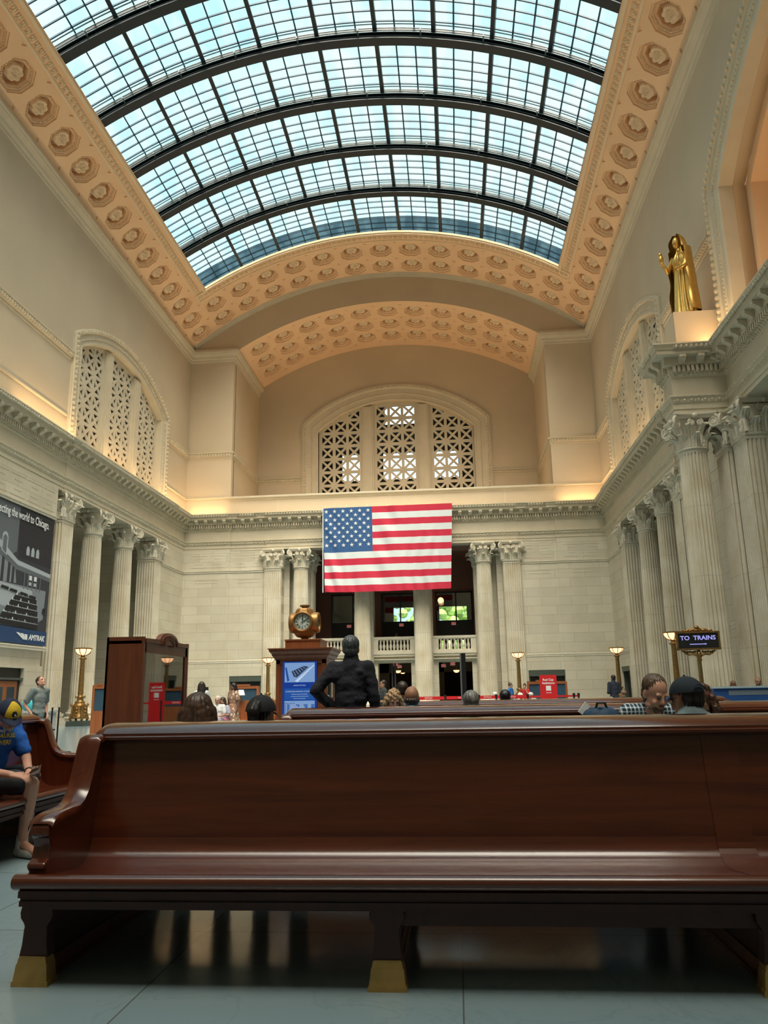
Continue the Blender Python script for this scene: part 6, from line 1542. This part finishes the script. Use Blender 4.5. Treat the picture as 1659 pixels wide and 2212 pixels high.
def sit(s=1., lean=.0, arms='lap', fem=False, z=.49):
    sw = (.155 if fem else .178)*s; h0 = z+.11; T = lambda r, x=0: V3(x, -sin(lean)*r*s+cos(lean)*0, h0+cos(lean)*r*s)
    J = dict(pelvis=(0, 0, h0), chest=T(.30), neck=T(.51), head=T(.67)+V3(0, -.03, 0), shl=T(.455, sw), shr=T(.455, -sw), hpl=(.095*s, 0, h0-.02), hpr=(-.095*s, 0, h0-.02), knl=(.13*s, -.43*s, h0-.02), knr=(-.13*s, -.43*s, h0-.02), anl=(.13, -.45*s, .10), anr=(-.13, -.45*s, .10))
    for q, sg in (('l', 1), ('r', -1)):
        e = T(.19, sg*.23*s)+V3(0, -.04, 0); J['el'+q] = e; J['wr'+q] = (sg*.10*s, e.y-.22*s, h0+.12)
        if arms == 'phone': J['wr'+q] = (sg*.07*s, e.y-.20*s, h0+.26)
    return J
def ballcap(front, back, brim, badge=False, backwards=False, rear_gap=False):
    def f(t, hm):
        yo = pi if backwards else 0; tm = hm @ Matrix.Rotation(yo, 4, 'Z')
        d = MB()
        def dome(u, v, r=0): a = 2*pi*u; ph = pi/2*v; return tm @ V3((.090+r)*cos(a)*cos(ph), .012+(.108+r)*sin(a)*cos(ph), .028+(.098+r)*sin(ph))
        d.grid(40, 12, lambda u, v: dome(u, v), wrap=True); d.grid(40, 12, lambda u, v: dome(u, v, -.006), wrap=True)
        o = d.build('cap_crown', [back, front], t, smooth=True, fix=False)
        for p in o.data.polygons:
            u = ((p.index % 480) % 40)/40; p.material_index = 1 if .60 < u < .90 else 0
        b_ = MB()
        def br(u, v, dz=0): a = radians(-62+124*u); r = .088+(.085*cos(a*.9)**.6)*v; return tm @ V3((.088+.01*v)*sin(a)*1.0, .012-.100*cos(a)-(.082*max(.05, cos(a*1.25)))*v, .030-.018*v*v-.022*(sin(a)**2)+dz)
        b_.grid(20, 5, lambda u, v: br(u, v)); b_.grid(20, 5, lambda u, v: br(u, v, -.004)); b_.build('cap_brim', brim, t, smooth=True)
        d2 = MB().ell(tuple(tm @ V3(0, .012, .128)), .008); d2.build('cap_button', back, t)
        if badge:
            g = MB(); tb = tm @ Matrix.Translation((0, -.099, .066)) @ Matrix.Rotation(-.42, 4, 'X'); g.ell((0, .004, .0), (.023, .007, .021), tb, 16, 8); g.ell((0, .004, .018), (.017, .007, .012), tb, 12, 6)
            g.build('cap_badge', M['black'], t, smooth=True); MB().ell((.003, -.002, -.004), (.008, .004, .009), tb, 12, 6).build('badge_ball', plain('badge_cream', (.6, .55, .45), .6), t)
        if rear_gap:
            g = MB(); g.tube([tm @ V3(.045*cos(a), .012+.112, .028+.040*sin(a)) for a in [k*pi/8 for k in range(9)]], .004, 6); g.build('cap_strap_edge', back, t)
    return f
navy = cloth((.012, .02, .055)); blk = cloth((.010, .011, .016)); dblue = cloth((.012, .035, .11)); yel = cloth((.72, .50, .03))
# ---- the man with the phone on the left bench
def phone_man():
    bx_, by_ = -4.16, 6.95; Y = 6.75
    kn = at(66, 1694, 6.55); hd = at(22, 1550, 6.80); an = at(52, 1812, 6.75); wr1 = at(66, 1678, 6.45); wr2 = at(20, 1672, 6.42); sh1 = at(38, 1584, 6.9); el1 = at(66, 1650, 6.75)
    rt = V3(bx_, by_, 0); L_ = lambda p: tuple(p-rt)
    J = dict(pelvis=(-.08, 0, .62), chest=(.02, -.05, .90), neck=(.10, -.10, 1.075), head=L_(V3(hd.x-.01, 6.80, 1.165)),
             shl=L_(V3(-4.04, 7.03, 1.045)), shr=L_(V3(-4.16, 6.68, 1.02)), ell=L_(V3(-3.90, 7.03, .78)), elr=L_(V3(-4.22, 6.50, .76)),
             wrl=L_(V3(wr1.x-.10, 6.60, wr1.z+.02)), wrr=L_(V3(wr2.x+.00, 6.45, wr2.z-.01)),
             hpl=(-.02, .11, .60), hpr=(-.02, -.11, .60), knl=L_(V3(-3.93, 7.25, .60)), knr=L_(V3(kn.x-.03, 6.62, .60)), anl=L_(V3(-3.98, 7.30, .09)), anr=L_(V3(an.x, 6.72, .10)),
             tol=L_(V3(-3.80, 7.33, .05)), tor=L_(V3(an.x+.19, 6.62, .05)))
    J['hdl'] = (.74, -.55, .0); J['hdr'] = (.95, .05, -.12)
    def ex(t, J, hm):
        ph = J['wrl']+Vector(J['hdl'])*.13+V3(0, 0, .035); tm = Matrix.Translation(ph) @ Euler((.15, -.45, .25)).to_matrix().to_4x4()
        o = MB().box(-.036, .036, -.076, .076, -.005, .005, tm).build('held_phone', M['black'], None); o.location = rt; o.name = 'smartphone'
        tag(o, 'black smartphone in the hands of the person in the blue shirt', 'phone')
        a_ = J['anr']; MB().lathe([(.052, -.035), (.050, .0), (.047, .05), (.0475, .075)], 18, c=tuple(a_)).build('sock', cloth((.62, .60, .56)), t, smooth=True)
        wb = J['wrl']; d = (J['wrl']-J['ell']).normalized(); q = Matrix.Translation(wb-d*.03) @ d.to_track_quat('Z', 'Y').to_matrix().to_4x4()
        MB().lathe([(.036, -.01), (.039, 0), (.036, .01)], 18, tm=q).build('wristband', M['black'], t)
        # chest lettering, draped on the shirt
        from mathutils.bvhtree import BVHTree
        so = [c for c in t.children if c.name.startswith('shirt')][0]; me = so.data; bv = BVHTree.FromPolygons([v.co for v in me.vertices], [p.vertices for p in me.polygons])
        for body, mt, z, sz in (('MILWAUKEE', cloth((.72, .55, .05)), 1.0-.005, .055), ('BREWERS', cloth((.72, .55, .05)), .935, .055), ('/////////', cloth((.6, .65, .7)), 1.045, .03)):
            o = text_mesh('shirt_lettering', body, sz, mt, t, (0, 0, 0), (0, 1, 0), (0, 0, 1), depth=.0, bold=.0015)
            dr = V3(.86, -.5, 0).normalized(); sd = V3(.5, .86, 0)
            for v in o.data.vertices:
                p = J['chest']+V3(.02, -.02, 0)+sd*(v.co.y-.02)+V3(0, 0, v.co.z+z-.93); h = bv.ray_cast(p+dr*.5, -dr); v.co = (h[0]+dr*.004) if h[0] else p+dr*.12
    figure('person in a blue lettered T-shirt and navy and yellow cap looking at a phone', tuple(rt), 0, J, s=1.10, skin='fair', top=cloth((.012, .11, .47)), bottom=cloth((.018, .022, .028)), short_pants=True,
           hair=('bald', (.10, .09, .08)), head=(.62, -.05, radians(50)), shoes=(.55, .52, .45), vox=.0075, fat=.015, cap_=ballcap(yel, navy, navy, badge=True), extra=ex, glasses=True, curl=(.75, .55), beard=(.35, .30, .26),
           handn={'l': V3(.2, .1, -1), 'sl': -1, 'r': V3(0, -.3, 1), 'sr': -1})
phone_man()
# ---- the others; x and head height come from where each head stands, the depth from the seat or floor it uses
def seated(label, u, vtop, y, rz, lean=.05, s=1., z=.49, up=.02, **k):
    top_ = at(u, vtop, y); ctr = top_
    dirv = V3(sin(rz), -cos(rz), 0); J = sit(s, lean, fem=k.get('fem', False), z=z, arms=k.pop('arms', 'lap'))
    hd = Vector(J['head']); dz = top_.z-.135*s-hd.z
    # lengthen or shorten the trunk slightly so the head meets its height
    for q in ('chest', 'neck', 'head', 'shl', 'shr', 'ell', 'elr', 'wrl', 'wrr'):
        f = {'chest': .5, 'neck': .95, 'head': 1, 'shl': .85, 'shr': .85, 'ell': .4, 'elr': .4, 'wrl': .1, 'wrr': .1}[q]; J[q] = Vector(J[q])+V3(0, 0, dz*f+(up if q in ('neck', 'shl', 'shr') else up*.7 if q == 'chest' else 0))
    off = Matrix.Rotation(rz, 3, 'Z') @ V3(hd.x, hd.y, 0)
    return figure(label, (top_.x-off.x, y-off.y, 0), rz, J, s=s, **k)
def standing(label, u, vtop, y, rz, arms='down', **k):
    top_ = at(u, vtop, y); h = top_.z; fem = k.get('fem', False); J = stand(h, arms, fem)
    return figure(label, (top_.x, y, k.pop('base', 0)), rz, J, s=h/1.75, **k)
seated('person with long brown hair seen from behind over the foreground bench', 430, 1497, 5.12, pi+.15, skin='fair', top=cloth((.12, .10, .10)), bottom=cloth((.03, .035, .05)), hair=('long', (.060, .030, .018)), vox=.012, fem=True, s=1.08)
seated('person in a black cap with dark ponytail, from behind, over the foreground bench', 566, 1497, 5.12, pi-.1, skin='tan', top=blk, bottom=cloth((.01, .011, .014)), hair=('pony', (.010, .008, .008)), vox=.012, fem=True, s=1.08, cap_=ballcap(blk, blk, blk))
seated('person in a dark baseball cap and grey-blue shirt, from behind, at the right', 1477, 1453, 5.12, pi+.25, lean=.12, skin='tan', top=cloth((.17, .24, .27)), sleeve='long', jacket=True, bottom=cloth((.03, .035, .05)), hair=('short', (.016, .012, .010)), head=(.10, 0, .15), vox=.011, s=1.18, up=.055, fat=.02, cap_=ballcap(dblue, cloth((.012, .022, .035)), dblue, rear_gap=True), glasses=True)
seated('bearded person in a plaid flannel shirt looking down, on the second bench', 1412, 1461, 6.95, .12, lean=.50, skin='fair', top=plaid(), sleeve='long', bottom=cloth((.03, .04, .06)), hair=('slick', (.085, .050, .028)), head=(.40, .05, .25), beard=(.10, .045, .022), vox=.009, s=1.12, up=.07, hs=1.12)
seated('person with auburn hair mostly hidden behind the dark cap, on the second bench', 1511, 1478, 7.05, -.6, lean=.30, skin='tan', top=cloth((.05, .03, .025)), bottom=cloth((.03, .03, .04)), hair=('curly', (.09, .035, .018)), fem=True, vox=.014)
standing('person in a black jacket standing with one hand on the hip, seen from behind', 758, 1376, 9.05, pi-.05, ('hips', 'down'), skin='tan', top=cloth((.0085, .010, .020)), sleeve='long', jacket=True, bottom=cloth((.014, .016, .022)), hair=('short', (.060, .075, .080)), vox=.011, fat=.02, hs=1.12)
seated('balding person in a light blue shirt seen from behind beyond the second bench', 889, 1479, 8.85, pi, skin='tan', top=cloth((.25, .50, .72)), bottom=cloth((.03, .03, .04)), hair=('bald', (.035, .025, .02)), vox=.012, s=1.12, fat=.02, up=.05)
seated('grey-haired person seen from behind beyond the second bench, right of the tall monitor', 1016, 1490, 8.85, pi+.1, skin='fair', top=cloth((.08, .08, .09)), bottom=cloth((.03, .03, .04)), hair=('short', (.17, .17, .165)), vox=.012, s=1.1)
seated('person with curly blond hair and glasses looking down, facing us beside the balding one', 850, 1488, 11.3, .2, lean=.38, skin='fair', top=cloth((.20, .16, .14)), bottom=cloth((.03, .03, .04)), hair=('curly', (.36, .23, .12)), head=(.45, 0, .1), glasses=True, fem=True, vox=.012, s=1.15)
seated('person with short dark brown hair seen from behind, just beyond the curly blond one', 867, 1470, 13.0, pi+.5, skin='fair', top=cloth((.02, .02, .025)), bottom=cloth((.03, .03, .04)), hair=('short', (.035, .022, .016)), vox=.014, s=1.15)
seated('person with black hair seen from behind beyond the third bench', 1090, 1487, 13.0, pi, skin='tan', top=cloth((.02, .02, .025)), bottom=cloth((.03, .03, .04)), hair=('short', (.010, .010, .012)), vox=.014, s=1.2)
standing('person in a grey polo shirt with hands in pockets looking up, behind the left bench', 89, 1460, 17.0, radians(68), 'pocket', skin='fair', top=cloth((.17, .20, .20)), bottom=cloth((.012, .014, .02)), hair=('short', (.045, .022, .014)), head=(-.50, 0, 0), vox=.012)
standing('person in a black T-shirt gesturing, half hidden by the display case', 390, 1468, 22.0, radians(80), 'front', skin='tan', top=cloth((.03, .03, .035)), bottom=cloth((.03, .03, .035)), hair=('short', (.012, .01, .01)), vox=.016)
def hold_phone(t, J, hm):
    p = J['wrr']+V3(.0, -.02, .13); MB().box(p.x-.045, p.x+.045, p.y-.006, p.y+.006, p.z-.08, p.z+.08).build('phone', M['black'], t)
standing('person with long dark hair and white top holding up a phone, seen from behind', 436, 1473, 22.0, pi+.25, ('down', 'phone'), skin='tan', top=cloth((.55, .58, .58)), bottom=cloth((.35, .33, .30)), hair=('longback', (.018, .011, .009)), fem=True, vox=.016, extra=hold_phone)
standing('person in a cream and brown patterned dress posing with long dark hair', 505, 1475, 25.0, -.55, 'down', skin='brown', top=floral(), bottom=floral(), skirt=True, hair=('long', (.014, .008, .008)), fem=True, vox=.016, head=(0, 0, -.3))
seated('white-haired person in a white shirt sitting left of the patterned dress', 470, 1503, 24.0, .1, skin='fair', top=cloth((.66, .68, .68)), bottom=cloth((.30, .25, .30)), hair=('short', (.55, .53, .50)), vox=.018, glasses=True, z=.45)
seated('small person with dark hair and pink skirt beside the white-haired one', 481, 1506, 24.6, -.2, skin='tan', top=cloth((.35, .35, .45)), bottom=cloth((.55, .20, .32)), hair=('long', (.03, .015, .01)), vox=.018, fem=True, z=.45)
standing('person with light brown hair far off by the left end-wall lamp', 555, 1487, 36.0, pi+.8, 'front', skin='fair', top=cloth((.12, .14, .14)), bottom=cloth((.2, .18, .16)), hair=('long', (.26, .16, .08)), fem=True, vox=.02)
standing('person in a dark T-shirt walking, just right of the black jacket', 828, 1469, 22.0, radians(-70), 'front', skin='tan', top=cloth((.035, .045, .05)), bottom=cloth((.02, .02, .03)), hair=('short', (.015, .012, .012)), vox=.016)
standing('person in a bright blue top far off, left of the lamp by the red sign', 1102, 1475, 34.0, radians(60), 'front', skin='fair', top=cloth((.02, .16, .50)), bottom=cloth((.05, .05, .07)), hair=('bun', (.05, .03, .02)), fem=True, vox=.02, glasses=True)
standing('person in a red top with a hand at the face, near the red sign', 1133, 1477, 34.0, -.3, ('face', 'front'), skin='fair', top=cloth((.45, .015, .02)), bottom=cloth((.1, .1, .1)), hair=('bun', (.03, .012, .01)), fem=True, vox=.02)
def whitecap(t, hm): MB().ell(tuple(hm @ V3(0, .01, .05)), (.10, .115, .085), u=16, v=10).build('white_cap', cloth((.72, .70, .66)), t, smooth=True)
seated('person in a white cap sitting behind the red barrier, below the red top', 1124, 1496, 31.0, .7, skin='tan', top=cloth((.5, .5, .5)), bottom=cloth((.05, .05, .07)), hair=('short', (.03, .02, .02)), vox=.02, cap_=whitecap)
seated('person in a cream hat sitting behind the red barrier, left of the red sign', 1146, 1495, 32.6, -.7, skin='tan', top=cloth((.45, .38, .30)), bottom=cloth((.05, .05, .07)), hair=('short', (.03, .02, .02)), vox=.02, cap_=whitecap)
seated('person with a white cap left of the black-haired one beyond the barrier', 1069, 1494, 31.0, .4, skin='tan', top=cloth((.55, .55, .55)), bottom=cloth((.05, .05, .07)), hair=('short', (.03, .02, .02)), vox=.02, cap_=whitecap)
standing('person in a navy jacket and pale trousers seen from behind beside the right rear lamp', 1324, 1458, 30.0, pi+.35, 'front', skin='tan', top=cloth((.020, .026, .045)), sleeve='long', jacket=True, bottom=cloth((.48, .45, .36)), hair=('short', (.012, .01, .01)), vox=.016, fat=.015)
seated('small person with tied light hair right of the navy jacket', 1346, 1490, 24.0, pi+.4, skin='fair', top=cloth((.03, .03, .04)), bottom=cloth((.03, .03, .04)), hair=('bun', (.20, .12, .07)), fem=True, vox=.018, s=.92)
def vest(t, J, hm):
    v = MB(); 
    for q in (-1, 1): v.tube([V3(q*.13, -.135, J['chest'].z-.12), V3(q*.12, -.14, J['chest'].z+.06), V3(q*.12, -.10, J['neck'].z-.02), V3(q*.12, .02, J['neck'].z)], .032, 8)
    v.build('reflective_band', plain('vest_yellow', (.50, .70, .06), .6), t, smooth=True)
seated('officer with shaved head and yellow reflective vest behind the blue desk', 1636, 1462, 22.4, -.1, skin='tan', top=cloth((.02, .025, .04)), bottom=cloth((.02, .02, .03)), hair=None, beard=(.08, .07, .06), vox=.014, extra=vest, fat=.03, z=.62)
seated('dark-skinned person sitting behind the left end of the blue desk', 1583, 1469, 23.2, .2, skin='brown', top=cloth((.03, .03, .04)), bottom=cloth((.02, .02, .03)), hair=('bald', (.01, .01, .01)), vox=.016, z=.52)
t = seated('person in a pink top leaning at the middle balcony', 856, 1367, 56.6, -.6, skin='tan', top=cloth((.50, .25, .25)), bottom=cloth((.05, .05, .06)), hair=('long', (.03, .02, .015)), fem=True, vox=.025, z=4.6)
# luggage and counter behind the polo shirt
t = thing('counter_table', 'pale counter with shelves behind the person in the grey polo shirt', 'counter', (px(24, 55, 1520), 24, 0))
MB().box(-.8, .8, 0, .6, .86, .92).box(-.75, -.7, .05, .55, 0, .86).box(.7, .75, .05, .55, 0, .86).box(-.75, .75, .05, .55, .3, .34).box(-.7, .7, .5, .52, .34, .86).build('frame', plain('counter_grey', (.42, .46, .46), .5), t)
bg_ = MB().ell((0, 0, .17), (.22, .14, .19), u=16, v=10); o = bg_.build('teal_bag', cloth((.05, .42, .50)), None, smooth=True); o.location = (px(24, 44, 1520)+.1, 24.3, .92); tag(o, 'teal bag standing on the pale counter at the left', 'bag')
